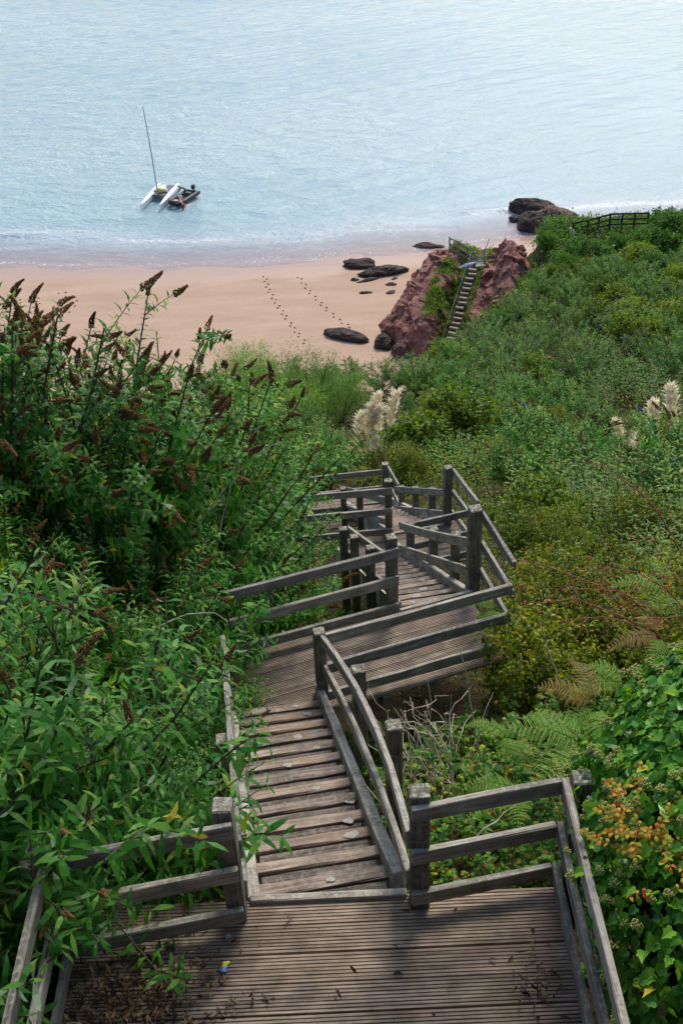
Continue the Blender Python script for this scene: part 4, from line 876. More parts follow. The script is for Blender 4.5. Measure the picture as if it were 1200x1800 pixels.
# grass and herbs growing on the outcrop
sel = np.argwhere((gr > .45) & (keep > .2)); sel = sel[rng.choice(len(sel), 1700)]; B = P3[sel[:, 0], sel[:, 1]]
B = B[:, None]+rng.normal(0, .09, (len(B), 6, 3)); B = B.reshape(-1, 3)+[0, 0, .03]
v, t, q = leaves(B, unit(rng.normal(size=B.shape)*.7+[0, 0, 1.0]), unit(rng.normal(size=B.shape)+[0, -.6, .5]), rng.uniform(.1, .3, len(B)), .05, .6)
obj('grass', mesh_np('grass', v, [t, q]), M['weed'], kind='stuff')

def rock(name, label, loc, dims, rz=0.0, mat='darkrock', seed=0, cat='rock', rough=.32, sub=4, group=None, skew=0.0):
    bm = bmesh.new(); bmesh.ops.create_icosphere(bm, subdivisions=sub, radius=1.0); v = np.array([x.co[:] for x in bm.verts]); f = np.array([[q.index for q in x.verts] for x in bm.faces]); bm.free()
    s = seed*13.7; n = 1+rough*(fbm(v[:, 0]*1.3+s, v[:, 1]*1.3, v[:, 2]*1.3, 5)*1.6)+rough*.5*(.4-np.abs(fbm(v[:, 0]*2.6+s, v[:, 1]*2.6, v[:, 2]*2.6+5, 4))*2)
    v = v*n[:, None]; v[:, 2] = np.where(v[:, 2] < -.25, -.25+(v[:, 2]+.25)*.2, v[:, 2]); v[:, 2] *= (1+skew*v[:, 0]); v = v*np.array(dims)
    o = obj(name, mesh_np(name, v, [f]), M[mat], mw=Matrix.Translation(Vector(loc)) @ Matrix.Rotation(rz, 4, 'Z')); return props(o, label, cat, group)
def sz(x, y): return float(sand_z(np.array(x), np.array(y)))
rock('rock', 'long dark grey rock lying alone like a log on the sand', (1.05, 81.5, sz(1, 81.5)+.1), (1.95, .62, .62), R(-33), seed=1, rough=.25)
rock('rock', 'flat dark rock nearest the waterline in the sand, upper of two', (2.6, 96.3, sz(2.6, 96.3)+.1), (1.5, .75, .5), R(-4), seed=2)
rock('rock', 'long low dark rock ridge in the sand, lower of two by the waterline', (4.7, 94.2, sz(4.7, 94.2)+.1), (2.2, .8, .65), R(10), seed=3)
rock('rock', 'narrow dark rock strip at the near edge of the low rock ridge', (3.3, 92.9, sz(3.3, 92.9)), (1.1, .22, .2), R(22), seed=4)
rock('rock', 'small dark rock at the left tip of the low rock ridge', (2.1, 93.1, sz(2.1, 93.1)), (.35, .25, .22), 0, seed=5, sub=3)
rock('rock', 'thin dark rock sliver alone on open sand, below the rock ridge', (2.95, 90.2, sz(2.95, 90.2)), (.65, .17, .16), R(-3), seed=6, sub=3)
rock('rock', 'dark rounded boulder against the left foot of the red outcrop', (3.9, 79.6, .5), (.75, .8, 1.0), .4, seed=7, rough=.22)
rock('rock', 'dark red rock mass beside the rounded boulder at the foot of the outcrop', (5.4, 78.2, .5), (1.0, .9, 1.1), .2, 'browrock', seed=8)
for k, (x, y, r) in enumerate(((5.2, 91.7, .45), (5.1, 90.0, .4), (5.6, 93.0, .3))):
    rock('rock', ('small pointed red rock beside the cliff foot, middle of three', 'small red rock beside the cliff foot, nearest of three', 'smallest red rock beside the cliff foot, farthest of three')[k], (x, y, sz(x, y)), (r, r*.5, r*.5), .3*k, 'browrock', seed=20+k, sub=3, group='small rocks beside the cliff')
rock('rock', 'dark rock at the waterline behind the top of the red outcrop', (9.0, 100.2, .05), (1.0, .45, .35), -.2, 'browrock', seed=9)
rock('rock', 'small dark rock just right of the waterline rock behind the outcrop', (10.2, 99.9, .02), (.45, .3, .22), 0, seed=29, sub=3)
rock('rock', 'biggest dark rounded rock standing in the shallows', (19.7, 103.6, .1), (1.7, 1.5, 1.6), .3, 'darkrock', seed=10, rough=.24)
rock('rock', 'brown rock slab sloping into the shallows beside the rounded rock', (22.0, 104.2, .1), (2.1, 1.5, 1.35), -.5, 'browrock', seed=11)
rock('rock', 'dark far rock ledge behind the rounded rock in the shallows', (20.3, 107.4, .2), (2.6, 1.1, 1.1), -.35, 'darkrock', seed=12)
rock('rock', 'low wet black rock on the sea side of the rounded rock', (18.6, 105.6, .05), (1.3, .7, .55), .1, 'darkrock', seed=13)

# steps up the outcrop, pipe handrail, little landing with fences
t = thing('stone_steps', 'narrow concrete steps climbing the gully of the red outcrop', 'steps', (9.9, 80.8, 2.5))
h = Vector((SB[0]-SA[0], SB[1]-SA[1], 0)).normalized(); sd_ = Vector((h.y, -h.x, 0)); n = 17; stepm = box_mesh('step', .66, .34, .16, .02, 3, .02); stepm.materials.append(M['stone'])
for k in range(n):
    f = (k+.5)/n; p = Vector((*(SA+(SB-SA)*f), 1.1+(4.7-1.1)*f-.1)); obj('step', stepm, None, t, frame(p-sd_*(.33+rng.uniform(-.07, .07))+Vector((0, 0, rng.uniform(-.04, .03))), sd_+h*rng.uniform(-.14, .14)+Vector((0, 0, rng.uniform(-.05, .05)))))
t = thing('pipe_handrail', 'thin grey pipe handrail slanting up the left side of the concrete steps', 'handrail', (9.3, 80.8, 2.5))
a = Vector((8.2, 77.6, 1.0)); b = Vector((11.2, 84.4, 5.5)); v, q = tubes([np.array([a+(b-a)*f+Vector((0, 0, .85-.35*f)) for f in np.linspace(0, 1, 8)])], [.026], 5); obj('pipe', mesh_np('pipe', v, [q]), M['alu'], t)
for f in (.02, .35, .68, .98):
    p = a+(b-a)*f; v, q = tubes([np.array([p-Vector((0, 0, .3)), p+Vector((0, 0, .85-.35*f))])], [.03], 5); obj('post', mesh_np('post', v, [q]), M['alu'], t)
def fence_run(t, pts, hgt, hs, mat, s=.1, rh=.1, postless=()):
    for k, p in enumerate(pts):
        if k in postless: continue
        obj('post', box_mesh('post', hgt+.5, s, s, .008, 1), M[mat], t, Matrix.Translation((p[0], p[1], p[2]-.5)) @ Matrix.Rotation(R(-90), 4, 'Y'))
    for p, q in zip(pts[:-1], pts[1:]):
        for hh in hs: bar('rail', (p[0], p[1]-s*.6, p[2]+hh), (q[0], q[1]-s*.6, q[2]+hh), .045, rh, M[mat], t, bev=.004, segs=1)
t = thing('timber_fence', 'sloping grey timber fence on top of the red outcrop', 'fence', (10.6, 86, 5.2))
fence_run(t, [(9.62, 86.2, 5.45), (10.35, 86.0, 5.15), (11.0, 85.8, 4.75), (11.62, 85.5, 4.35)], 1.1, (.98, .52, .08), 'greyfence', s=.11, rh=.12)
t = thing('timber_fence', 'low timber fence closing the top of the concrete steps', 'fence', (12.5, 85.6, 4.3))
fence_run(t, [(11.75, 85.3, 4.3), (12.4, 85.3, 4.25), (13.2, 85.4, 4.3)], .95, (.85, .45, .1), 'greyfence', rh=.1)
t = thing('landing_block', 'grey concrete block landing at the top of the concrete steps', 'landing', (12.0, 84.7, 3.6))
obj('plinth', box_mesh('plinth', .8, 1.0, 1.5, .03, 2, .01), M['concrete'], t, Matrix.Translation((11.55, 84.9, 3.95)))
for k in range(4): obj('step', box_mesh('step', .75, .32, .16, .01, 1), M['stone'], t, Matrix.Translation((12.4, 84.6+.3*k, 3.7+.18*k)))
t = thing('paddle_boat', 'small upturned pale blue boat lying on the ledge beside the timber fence', 'boat', (10.95, 84.75, 4.55))
v = []; n = 9
for i in range(n):
    f = i/(n-1); wv = .28*math.sin(math.pi*min(1, f*.8+.12)); hz = .2*math.sin(math.pi*min(1, f*.75+.15)); v.append([(-.75+1.5*f, wv*math.cos(a), hz*math.sin(a)) for a in np.linspace(0, math.pi, 7)])
v = np.array(v).reshape(-1, 3); i = (np.arange(n-1)[:, None]*7+np.arange(6)[None]).ravel(); obj('hull', mesh_np('hull', v, [np.stack([i, i+7, i+8, i+1], 1)], True), M['paleblue'], t, Matrix.Translation((10.95, 84.75, 4.65)) @ Matrix.Rotation(.2, 4, 'Z') @ Matrix.Rotation(-.25, 4, 'Y'))
kv, kq = tubes([np.array([(-.72, 0, .05), (-.3, 0, .19), (.3, 0, .21), (.74, 0, .08)])], [.02], 5); obj('keel', mesh_np('keel', kv, [kq]), M['oldfence'], t, Matrix.Translation((10.95, 84.75, 4.65)) @ Matrix.Rotation(.2, 4, 'Z') @ Matrix.Rotation(-.25, 4, 'Y'))
t = thing('bent_pole', 'thin bent dark pole leaning over the top of the concrete steps', 'pole', (12.3, 85.5, 4.3))
v, q = tubes([np.array([(12.2, 85.5, 4.2), (12.35, 85.5, 5.5), (12.7, 85.4, 6.5)]), np.array([(12.3, 85.5, 5.3), (12.0, 85.5, 5.75)])], [.03, .02], 5); obj('shaft', mesh_np('shaft', v, [q]), M['oldfence'], t)
# dark fence along the headland edge, white boards and old stakes
t = thing('timber_fence', 'dark three-rail fence along the headland edge above the sea', 'fence', (22, 84.8, 7))
fp = [(19.35, 85.6), (20.4, 85.3), (21.2, 85.05), (22.0, 84.85), (22.9, 84.65), (23.8, 84.4), (24.8, 84.2)]
fence_run(t, [(x, y, z) for (x, y), z in zip(fp, np.interp(np.arange(7), [0, 3, 6], [6.35, 7.25, 7.45]))], 1.15, (1.1, .68, .28), 'oldfence', s=.12, rh=.13)
t = thing('signpost', 'two slim white boards standing at the left end of the dark headland fence', 'sign', (18.9, 83.9, 6.8))
bar('board', (18.95, 83.9, 6.3), (18.75, 83.92, 7.75), .05, .2, M['white'], t, up=(0, 1, 0)); bar('board', (19.15, 83.9, 6.3), (18.98, 83.92, 7.55), .05, .12, M['white'], t, up=(0, 1, 0))
for k, (x, y, z, hh) in enumerate(((16.72, 84.35, 5.2, 1.2), (17.37, 84.2, 5.5, .75))):
    o = obj('wooden_stake', box_mesh('wooden_stake', hh+.5, .1, .1, .01, 2, .01), M['oldfence'], None, Matrix.Translation((x, y, z-.5)) @ Matrix.Rotation(R(-90), 4, 'Y')); props(o, ('taller dark wooden stake on the headland edge beside the red rock', 'short dark wooden stake on the headland edge, right of the taller one')[k], 'stake', 'old stakes on the headland')

# ------------------------------------------------------------------ footprints pressed in the sand (parts of the beach)
fm = MB(); n = 10; a = np.arange(n)/n*2*np.pi
ring = lambda rx, ry, z: np.column_stack([rx*np.cos(a), ry*np.sin(a)*(1-.25*np.cos(a)), np.full(n, z)])
vv = np.concatenate([ring(.30, .17, .0), ring(.24, .13, .05), ring(.18, .09, .012), np.array([[0, 0, .008]])]); i = np.arange(n); j = (i+1) % n
fm.add(vv, np.concatenate([np.stack([i, j, j+n, i+n], 1), np.stack([i+n, j+n, j+2*n, i+2*n], 1)]), np.stack([i+2*n, j+2*n, np.full(n, 3*n)], 1))
fpm = fm.mesh('footprint'); M['wetsand'] = plain('churned_wet_sand', (.12, .074, .05), .8, .2, .3, 14); fpm.materials.append(M['wetsand'])
def trail(pts, step=.6, side=.13):
    pts = np.array(pts, float); s = np.concatenate([[0], np.cumsum(np.linalg.norm(np.diff(pts, axis=0), axis=1))]); n = int(s[-1]/step)
    for k in range(n):
        q = (k+rng.uniform(-.25, .25))*step; x = np.interp(q, s, pts[:, 0]); y = np.interp(q, s, pts[:, 1]); x2 = np.interp(q+.1, s, pts[:, 0]); y2 = np.interp(q+.1, s, pts[:, 1]); d = Vector((x2-x, y2-y, 0)); d = d.normalized() if d.length > 1e-6 else Vector((0, -1, 0))
        x += -d.y*side*(1 if k % 2 else -1); y += d.x*side*(1 if k % 2 else -1)
        obj('footprint', fpm, None, sand, frame((x, y, sz(x, y)+.004), d) @ Matrix.Diagonal((U(.32, .62), U(.34, .62), .7, 1)))
trail([(-5.9, 94.9), (-5.5, 92.0), (-4.5, 88.1), (-3.2, 83.8), (-2.0, 80.2)]); trail([(-2.84, 94.4), (-1.9, 91), (-.42, 87.1), (.6, 84.8), (2.0, 82.7)], .66)
trail([(-25.9, 92.8), (-25.4, 91.2), (-25.6, 89.4), (-25.2, 87.6)], .62); trail([(-23.9, 93.4), (-22.9, 92.4), (-22.2, 91.0), (-22.5, 89.3), (-22.9, 88.2)], .55, .25); trail([(-28.2, 92.2), (-28.9, 90.2)], .6, .2); trail([(-27.0, 92.0), (-28.0, 89.6)], .6, .2)

# ------------------------------------------------------------------ catamaran
def hull_mesh(name, L, wd, dp, n=14):
    rows = []
    for i in range(n):
        f = i/(n-1); x = -L/2+L*f; ww = wd/2*(1-(1-min(1, f/.55))**2.2)*(1 if f < .8 else 1-.35*((f-.8)/.2)); dd = dp*(.55+.45*min(1, f/.3)) if f < .3 else dp*(1-.4*max(0, (f-.6)/.4)); sh = .10*(1-f)**2
        ww = max(ww, .012); rows.append([(x, -ww, dp*.5+sh), (x, -ww*.95, 0), (x, -ww*.5, -dd*.42), (x, 0, -dd*.55), (x, ww*.5, -dd*.42), (x, ww*.95, 0), (x, ww, dp*.5+sh), (x, 0, dp*.5+sh+.05)])
    v = np.array(rows).reshape(-1, 3); i = np.arange(n-1)[:, None]*8+np.arange(8)[None]; j = np.arange(n-1)[:, None]*8+(np.arange(8)[None]+1) % 8
    return mesh_np(name, v, [np.stack([i, i+8, j+8, j], -1).reshape(-1, 4), np.array([range(8)]), np.array([list(reversed(range((n-1)*8, n*8)))])], False)
cb, cs = Vector((-18.06, 112.35, 0)), Vector((-16.75, 119.05, 0)); ax = (cs-cb).normalized(); sx = Vector((ax.y, -ax.x, 0)); cc = (cb+cs)/2
t = thing('catamaran', 'white two-hulled sailing catamaran without sails, moored in the shallows', 'catamaran', (cc.x, cc.y, .2))
hm = hull_mesh('hull', 6.7, .52, .66); hm.materials.append(M['white'])
for sg in (-1, 1): obj('hull', hm, None, t, frame(cc+sx*sg*1.0+Vector((0, 0, .27)), ax))
for f, r in ((-.2, .05), (2.6, .045)):
    p = cc+ax*f+Vector((0, 0, .62)); v, q = tubes([np.array([p-sx*1.0, p, p+sx*1.0])], [r], 8); obj('beam', mesh_np('beam', v, [q], True), M['alu'], t)
p = cc+ax*-.1+Vector((0, 0, .60)); b = bmesh.new(); tr = box_mesh('trampoline', 2.6, 1.72, .03, .005, 4); obj('trampoline', tr, M['tramp'], t, frame(p, ax))
mb = cc+ax*-.2-sx*.1+Vector((0, 0, .66)); v, q = tubes([np.array([mb, mb+Vector((-.12, 0, 4.5)), mb+Vector((-.35, .1, 9.0))])], [np.array([.06, .055, .035])], 8); mast = obj('mast', mesh_np('mast', v, [q], True), M['alu'], t)
v, q = tubes([np.array([mb+Vector((-.1, 0, 7.0))-sx*.28, mb+Vector((-.1, 0, 7.0))+sx*.28])], [.02], 5); obj('spreader', mesh_np('spreader', v, [q]), M['alu'], mast)
bow = cc-ax*2.2; v, q = tubes([np.array([bow-sx*1.0+Vector((0, 0, .5)), cc+ax*-.3+Vector((0, 0, .4))]), np.array([bow+sx*1.0+Vector((0, 0, .5)), cc+ax*-.3+Vector((0, 0, .4))])], [.012], 4); obj('bridle', mesh_np('bridle', v, [q]), M['alu'], t)
for sg in (-1, 1):
    p = cc+ax*3.35+sx*sg+Vector((0, 0, .1)); obj('rudder', box_mesh('rudder', .28, .04, .8, .008), M['rust_metal'], t, frame(p, ax))
def blob(name, dims, seed, mat, loc, rz=0, rough=.25, sub=3):
    bm = bmesh.new(); bmesh.ops.create_icosphere(bm, subdivisions=sub, radius=1.0); v = np.array([x.co[:] for x in bm.verts]); f = np.array([[q.index for q in x.verts] for x in bm.faces]); bm.free()
    v = v*(1+rough*fbm(v[:, 0]*1.7+seed, v[:, 1]*1.7, v[:, 2]*1.7, 4)*1.6)[:, None]*np.array(dims); return obj(name, mesh_np(name, v, [f], True), M[mat], None, Matrix.Translation(Vector(loc)) @ Matrix.Rotation(rz, 4, 'Z'))
p = cc+ax*.45+sx*-.05; o = blob('mooring_buoy', (.3, .3, .3), 1, 'buoy', (p.x, p.y, .90), 0, .05); props(o, 'round yellow buoy lying on the catamaran between its hulls', 'buoy')
p = cc+ax*1.5+sx*-.35; o = blob('sail_bundle', (.85, .5, .17), 4, 'sail', (p.x, p.y, .77), .9, .5); props(o, 'crumpled white sail bundle on the catamaran behind the yellow buoy', 'sail')
p = cc+ax*.7+sx*.42; o = blob('canvas_bag', (.3, .24, .22), 6, 'sail', (p.x, p.y, .82), .3, .3); props(o, 'small white bag on the catamaran right of the yellow buoy', 'bag')

# ------------------------------------------------------------------ inflatable boat and its crew
rb, rs = Vector((-16.05, 112.75, 0)), Vector((-13.75, 117.35, 0)); ax = (rs-rb).normalized(); sx = Vector((ax.y, -ax.x, 0)); rc = (rb+rs)/2
t = thing('inflatable_boat', 'dark grey inflatable motorboat alongside the catamaran', 'boat', (rc.x, rc.y, .2))
pts = []
for s in np.linspace(0, 1, 27):
    if s < .38: u = s/.38; pts.append(rc+ax*(2.45-3.6*u)-sx*.78+Vector((0, 0, .42)))
    elif s > .62: u = (1-s)/.38; pts.append(rc+ax*(2.45-3.6*u)+sx*.78+Vector((0, 0, .42)))
    else: u = (s-.38)/.24*math.pi; pts.append(rc-ax*(1.15+1.25*math.sin(u))-sx*.78*math.cos(u)+Vector((0, 0, .42+.22*math.sin(u))))
rad = np.array([.10]+[.28]*25+[.10]); v, q = tubes([np.array(pts)], [rad], 10); obj('tube', mesh_np('tube', v, [q], True), M['rubber'], t)
obj('floor', box_mesh('floor', 4.2, 1.4, .12, .03, 3), M['ribfloor'], t, frame(rc-ax*2.0+Vector((0, 0, .2)), ax))
obj('transom', box_mesh('transom', .08, 1.35, .5, .01), M['ribfloor'], t, frame(rc+ax*1.95+Vector((0, 0, .42)), ax))
obj('seat', box_mesh('seat', .5, .7, .5, .06, 2), M['ribfloor'], t, frame(rc+ax*.9+Vector((0, 0, .45)), ax))
t.matrix_basis = t.matrix_basis @ Matrix.Scale(.88, 4)
e = obj('outboard_engine', box_mesh('outboard_engine', .62, .38, .55, .12, 3), M['black'], t, frame(rc+ax*2.0+Vector((0, 0, .95)), ax)); obj('engine_leg', box_mesh('engine_leg', .2, .14, 1.1, .03), M['black'], e, frame(rc+ax*2.35+Vector((0, 0, .3)), ax))
def figure(joints, bones, radii, mat, name, parent, root=0):
    bm = bmesh.new(); vs_ = [bm.verts.new(j) for j in joints]
    for a, b in bones: bm.edges.new((vs_[a], vs_[b]))
    me = bpy.data.meshes.new(name); bm.to_mesh(me); bm.free(); o = bpy.data.objects.new('tmp', me); C.objects.link(o)
    o.modifiers.new('s', 'SKIN'); sv = me.skin_vertices[0].data
    for k, r in enumerate(radii): sv[k].radius = (r, r) if not isinstance(r, tuple) else r; sv[k].use_root = (k == root)
    sb = o.modifiers.new('d', 'SUBSURF'); sb.levels = 2; sb.render_levels = 2
    m2 = bpy.data.meshes.new_from_object(o.evaluated_get(bpy.context.evaluated_depsgraph_get())); bpy.data.objects.remove(o); m2.name = name
    m2.materials.clear(); return obj(name, m2, M[mat], parent)
def person(label, base, face, bend, skin, legmat, topmat, hair, reach, knee=0.0):
    """base = point between the feet; face = heading; bend = forward lean of the trunk in radians"""
    F = Vector((math.cos(face), math.sin(face), 0)); S = Vector((F.y, -F.x, 0)); Z = Vector((0, 0, 1)); B = Vector(base)
    t = thing('person', label, 'person', base)
    hip = B+Z*.88-F*.10*math.sin(bend); up = (Z*math.cos(bend)+F*math.sin(bend)); che = hip+up*.36; neck = hip+up*.54; head = neck+(up*.6+F*.25+Z*.25).normalized()*.19
    J = [hip, hip+up*.18, che, neck, head-up*.03, head+up*.07]; bones = [(0, 1), (1, 2), (2, 3), (3, 4), (4, 5)]; rd = [(.15, .11), (.125, .095), (.155, .105), .055, .085, .075]
    for sg in (-1, 1):
        k = len(J); J += [hip+S*sg*.1-Z*.05, B+S*sg*.12+F*(.05+knee)+Z*.47, B+S*sg*.13+Z*.08, B+S*sg*.13+F*.16+Z*.03]; bones += [(0, k), (k, k+1), (k+1, k+2), (k+2, k+3)]; rd += [.095, .06, .042, .035]
        hand = neck+reach[0]*F+reach[1]*Z+S*sg*reach[2]; sh = che+up*.12+S*sg*.19; el = (sh+hand)/2+S*sg*.06-Z*.05; k = len(J); J += [sh, el, hand, hand+(hand-el).normalized()*.09]; bones += [(2, k), (k, k+1), (k+1, k+2), (k+2, k+3)]; rd += [.055, .042, .032, .024]
    body = figure(J, bones, rd, skin, 'body', t)
    if topmat: pass
    sj = [hip+up*.09, hip-Z*.02, hip+S*.105-Z*.08, B+S*.12+F*(.03+knee*.8)+Z*.52, hip-S*.105-Z*.08, B-S*.12+F*(.03+knee*.8)+Z*.52]
    figure(sj, [(0, 1), (1, 2), (2, 3), (1, 4), (4, 5)], [(.155, .12), (.16, .125), .115, .09, .115, .09], legmat, 'shorts', t)
    b = blob('hair', (.095, .1, .085), 3, hair, head+up*.075+Z*.01-F*.02, 0, .08, 2); b.parent = t; b.matrix_basis = PW[t.name].inverted() @ b.matrix_basis
    return t
person('shirtless person in red shorts standing in the water, leaning over the inflatable boat', (-14.72, 112.75, -.42), R(160), .75, 'skin', 'redcloth', None, 'hair', (.42, -.22, .16))
person('person in grey wetsuit bending forward inside the inflatable boat', (-14.75, 115.55, .26), R(190), 1.15, 'wetsuit', 'black', None, 'hair', (.25, -.42, .14), .08)
for lab, off, sl, mt, dm, k in (('orange life jacket lying in the inflatable boat', -.65, -.05, 'orangecloth', (.3, .24, .14), 1), ('blue bag in the bow of the inflatable boat beside the orange jacket', -1.05, .28, 'bluecloth', (.26, .2, .15), 2), ('white bundle in the bow of the inflatable boat', -1.35, -.12, 'sail', (.36, .28, .14), 3), ('white rounded bundle in the middle of the inflatable boat', -.1, -.32, 'sail', (.25, .22, .2), 4)):
    p = rc+ax*off+sx*sl; o = blob(('life_jacket', 'bag', 'bundle', 'bundle')[k-1], dm, k*3.3, mt, (p.x, p.y, .42 if off > -1 else .46), k, .3); props(o, lab, ('life jacket', 'bag', 'bundle', 'bundle')[k-1])

# ------------------------------------------------------------------ ivy bank on the right
IC, IR = np.array([2.64, 3.85, 35.9]), np.array([1.42, 1.9, 1.1])
def bank(u, v, k=1.0):
    d = np.stack([np.cos(u)*np.cos(v), np.sin(u)*np.cos(v), np.sin(v)], -1); lump = 1+.10*fbm(d[..., 0]*3, d[..., 1]*3, d[..., 2]*3+2, 3); p = IC+d*IR*(lump*k)[..., None]; p[..., 0] += .10*np.clip(3.8-p[..., 1], 0, 2); return p, unit(d/IR)
def ivy_leaf_mesh(L):
    """five-lobed blade folded along the midrib, tip along +X, face up +Z"""
    out = np.array([(0, 0), (-.12, .26), (.05, .45), (.28, .36), (.48, .42), (.62, .22), (1.0, 0)])*L
    fold = .16; V = [(x, y, -fold*0+abs(y)*.35-.18*x*x/L) for x, y in out]+[(x, -y, abs(y)*.35-.18*x*x/L) for x, y in out[1:-1]]
    mid = [(.3*L, 0, -.016*L), (.65*L, 0, -.09*L)]; V += mid; n = len(out); m0, m1 = len(V)-2, len(V)-1
    tri = [(0, 2, 1), (0, m0, 2), (m0, 3, 2), (m0, m1, 3), (m1, 4, 3), (m1, 5, 4), (m1, 6, 5)]
    mp = lambda k: 0 if k == 0 else (6 if k == 6 else (k if k >= n+5 else k+n-1)); tri2 = [tuple(reversed([mp(a) if a < n else a for a in f])) for f in tri]
    return np.array(V), np.array(tri+tri2)
IVm = []
for L in (.058, .07, .082):
    v, f = ivy_leaf_mesh(L); m_ = mesh_np('leaf', v, [f[:, ::-1]]); m_.materials.append(M['ivy_one']); IVm.append(m_)
ivy = thing('ivy', 'glossy green flowering ivy mass hanging over the right railing of the nearest landing', 'ivy', (2.2, 3.8, 34.3))
cam = np.array([0, 0, H]); cand = []
u = rng.uniform(0, 2*np.pi, 24000); vv_ = np.arcsin(rng.uniform(-.75, 1, 24000)); P, Nn = bank(u, vv_, rng.uniform(.9, 1.03, 24000))
vis = ((cam-P)*Nn).sum(1) > -.4; vis &= (P[:, 0] > np.where(P[:, 2] < 36.22, 1.30, 1.08)); P, Nn = P[vis], Nn[vis]; down = unit(np.array([0, 0, -1.])-Nn*(-Nn[:, 2:3])+rng.normal(0, .55, P.shape)); fn = unit(Nn+rng.normal(0, .33, P.shape)+[0, 0, .15])
px = np.array([to_photo(p) for p in P]); outer = (np.linalg.norm((P-IC)/IR, axis=1) > .98) & (px[:, 0] < 1210) & (px[:, 1] < 1810); idx = np.argsort(np.where(outer, np.linalg.norm(P-cam, axis=1), 1e9)+rng.uniform(0, 1.6, len(P)))[:300]
for k in idx: obj('leaf', IVm[rng.integers(3)], None, ivy, frame(P[k]+Nn[k]*.035, down[k], fn[k]))
rest = np.setdiff1d(np.arange(len(P)), idx); bv, bf = ivy_leaf_mesh(.074); Xa = unit(down[rest]-fn[rest]*(down[rest]*fn[rest]).sum(1, keepdims=True)); Ya = np.cross(fn[rest], Xa); sc_ = rng.uniform(.7, 1.2, len(rest))[:, None, None]
VV = P[rest][:, None]+(bv[None, :, 0:1]*Xa[:, None]+bv[None, :, 1:2]*Ya[:, None]+bv[None, :, 2:3]*fn[rest][:, None])*sc_
obj('foliage', mesh_np('foliage', VV.reshape(-1, 3), [(np.arange(len(rest))[:, None, None]*len(bv)+bf[None, :, ::-1]).reshape(-1, 3)]), M['ivy'], ivy, kind='stuff')
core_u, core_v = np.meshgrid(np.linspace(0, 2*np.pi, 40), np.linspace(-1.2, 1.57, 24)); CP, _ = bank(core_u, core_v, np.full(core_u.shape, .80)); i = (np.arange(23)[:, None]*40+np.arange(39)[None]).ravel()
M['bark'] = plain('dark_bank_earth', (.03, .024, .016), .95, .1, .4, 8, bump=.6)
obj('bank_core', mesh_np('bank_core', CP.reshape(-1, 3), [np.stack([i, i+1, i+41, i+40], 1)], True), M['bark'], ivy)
ub = MB(); bm = bmesh.new(); bmesh.ops.create_icosphere(bm, subdivisions=1, radius=.0052); sv = np.array([x.co[:] for x in bm.verts]); sf = np.array([[q.index for q in x.verts] for x in bm.faces]); bm.free()
for k in range(26):
    d = unit(rng.normal(size=3)+[0, 0, .5]); ub.add(sv+d*.024*U(.8, 1.1), sf)
    if k % 2 == 0: tv, tq = tubes([np.array([[0, 0, -.01], d*.022])], [.0016], 3); ub.add(tv, tq)
um = ub.mesh('flower_head'); um.materials.append(M['umbel'])
for k in rng.choice(np.where(outer)[0], 75, replace=False): obj('flower_head', um, None, ivy, zframe(P[k]+Nn[k]*.06, Nn[k]+[0, 0, .5]) @ Matrix.Scale(U(.8, 1.5), 4))
# autumn-coloured rose growing through the ivy
kk = int(np.argmin(np.hypot(px[:, 0]-1152, px[:, 1]-1475)+np.linalg.norm(P-cam, axis=1)*12)); RC = P[kk]+Nn[kk]*.05
t = thing('rose_bush', 'orange and yellow autumn rose leaves growing through the ivy', 'plant', (1.7, 3.8, 35.2)); A = [[], [], []]; pth = []
for k in range(55):
    b = RC+rng.normal(0, 1, 3)*[.10, .13, .07]; az = U(0, 6.28); d = unit(np.array([math.cos(az), math.sin(az), U(-.3, .7)])); s = np.cross(d, [0, 0, 1.]); pth.append(np.array([b, b+d*.11]))
    for q in (.03, .065, .1):
        for sg in (-1, 1): A[0].append(b+d*q); A[1].append(d*.4+s*sg); A[2].append(U(.03, .045))
    A[0].append(b+d*.11); A[1].append(d); A[2].append(.04)
P_, D_, L_ = map(np.array, A); v, tt, q = leaves(P_, D_, unit(rng.normal(0, .3, P_.shape)+[-.3, -.3, 1]), L_, L_*.55, .3); obj('foliage', mesh_np('foliage', v, [tt, q]), M['orange'], t, kind='stuff'); v, q = tubes(pth, [.0015]*len(pth), 3); obj('stem', mesh_np('stem', v, [q]), M['redcane'], t)

# ------------------------------------------------------------------ ferns
FR = [frond_mesh('frond', L, n_) for L, n_ in ((.74, 16), (.62, 14), (.86, 17))]; FR2 = [m_.copy() for m_ in FR]
for m_ in FR: m_.materials.append(M['fern'])
for m_ in FR2: m_.materials.append(M['rust'])
def fern(label, x, y, z, n, a0, spread, sc=1.0, rust=0, pitch=.5):
    t = thing('fern', label, 'fern', (x, y, float(ground_z(x, y)))); s = np.array([[x, y, float(ground_z(x, y))-.05], [x, y, z]]); v, q = tubes([s], [.008], 4); obj('stem', mesh_np('stem', v, [q]), M['fern'], t)
    for k in range(n):
        az = a0+spread*(k/(max(1, n-1))-.5)+rng.normal(0, .15); m_ = (FR2 if k < rust else FR)[rng.integers(3)]
        obj('frond', m_, None, t, Matrix.Translation((x, y, z-.03*k)) @ Matrix.Rotation(az, 4, 'Z') @ Matrix.Rotation(-U(.0, pitch), 4, 'Y') @ Matrix.Rotation(U(-.35, .35), 4, 'X') @ Matrix.Scale(sc*U(.85, 1.1), 4))
fern('large green bracken fern with long arching fronds left of the ivy', 1.85, 6.15, 34.75, 4, R(195), 2.0, .95)
fern('bracken fern with one browning tip in front of the brambles', 1.25, 6.35, 34.7, 3, R(230), 2.6, .62)
fern('green fern hanging low beside the right corner of the nearest landing', 1.25, 5.75, 34.75, 3, R(215), 1.3, .7)
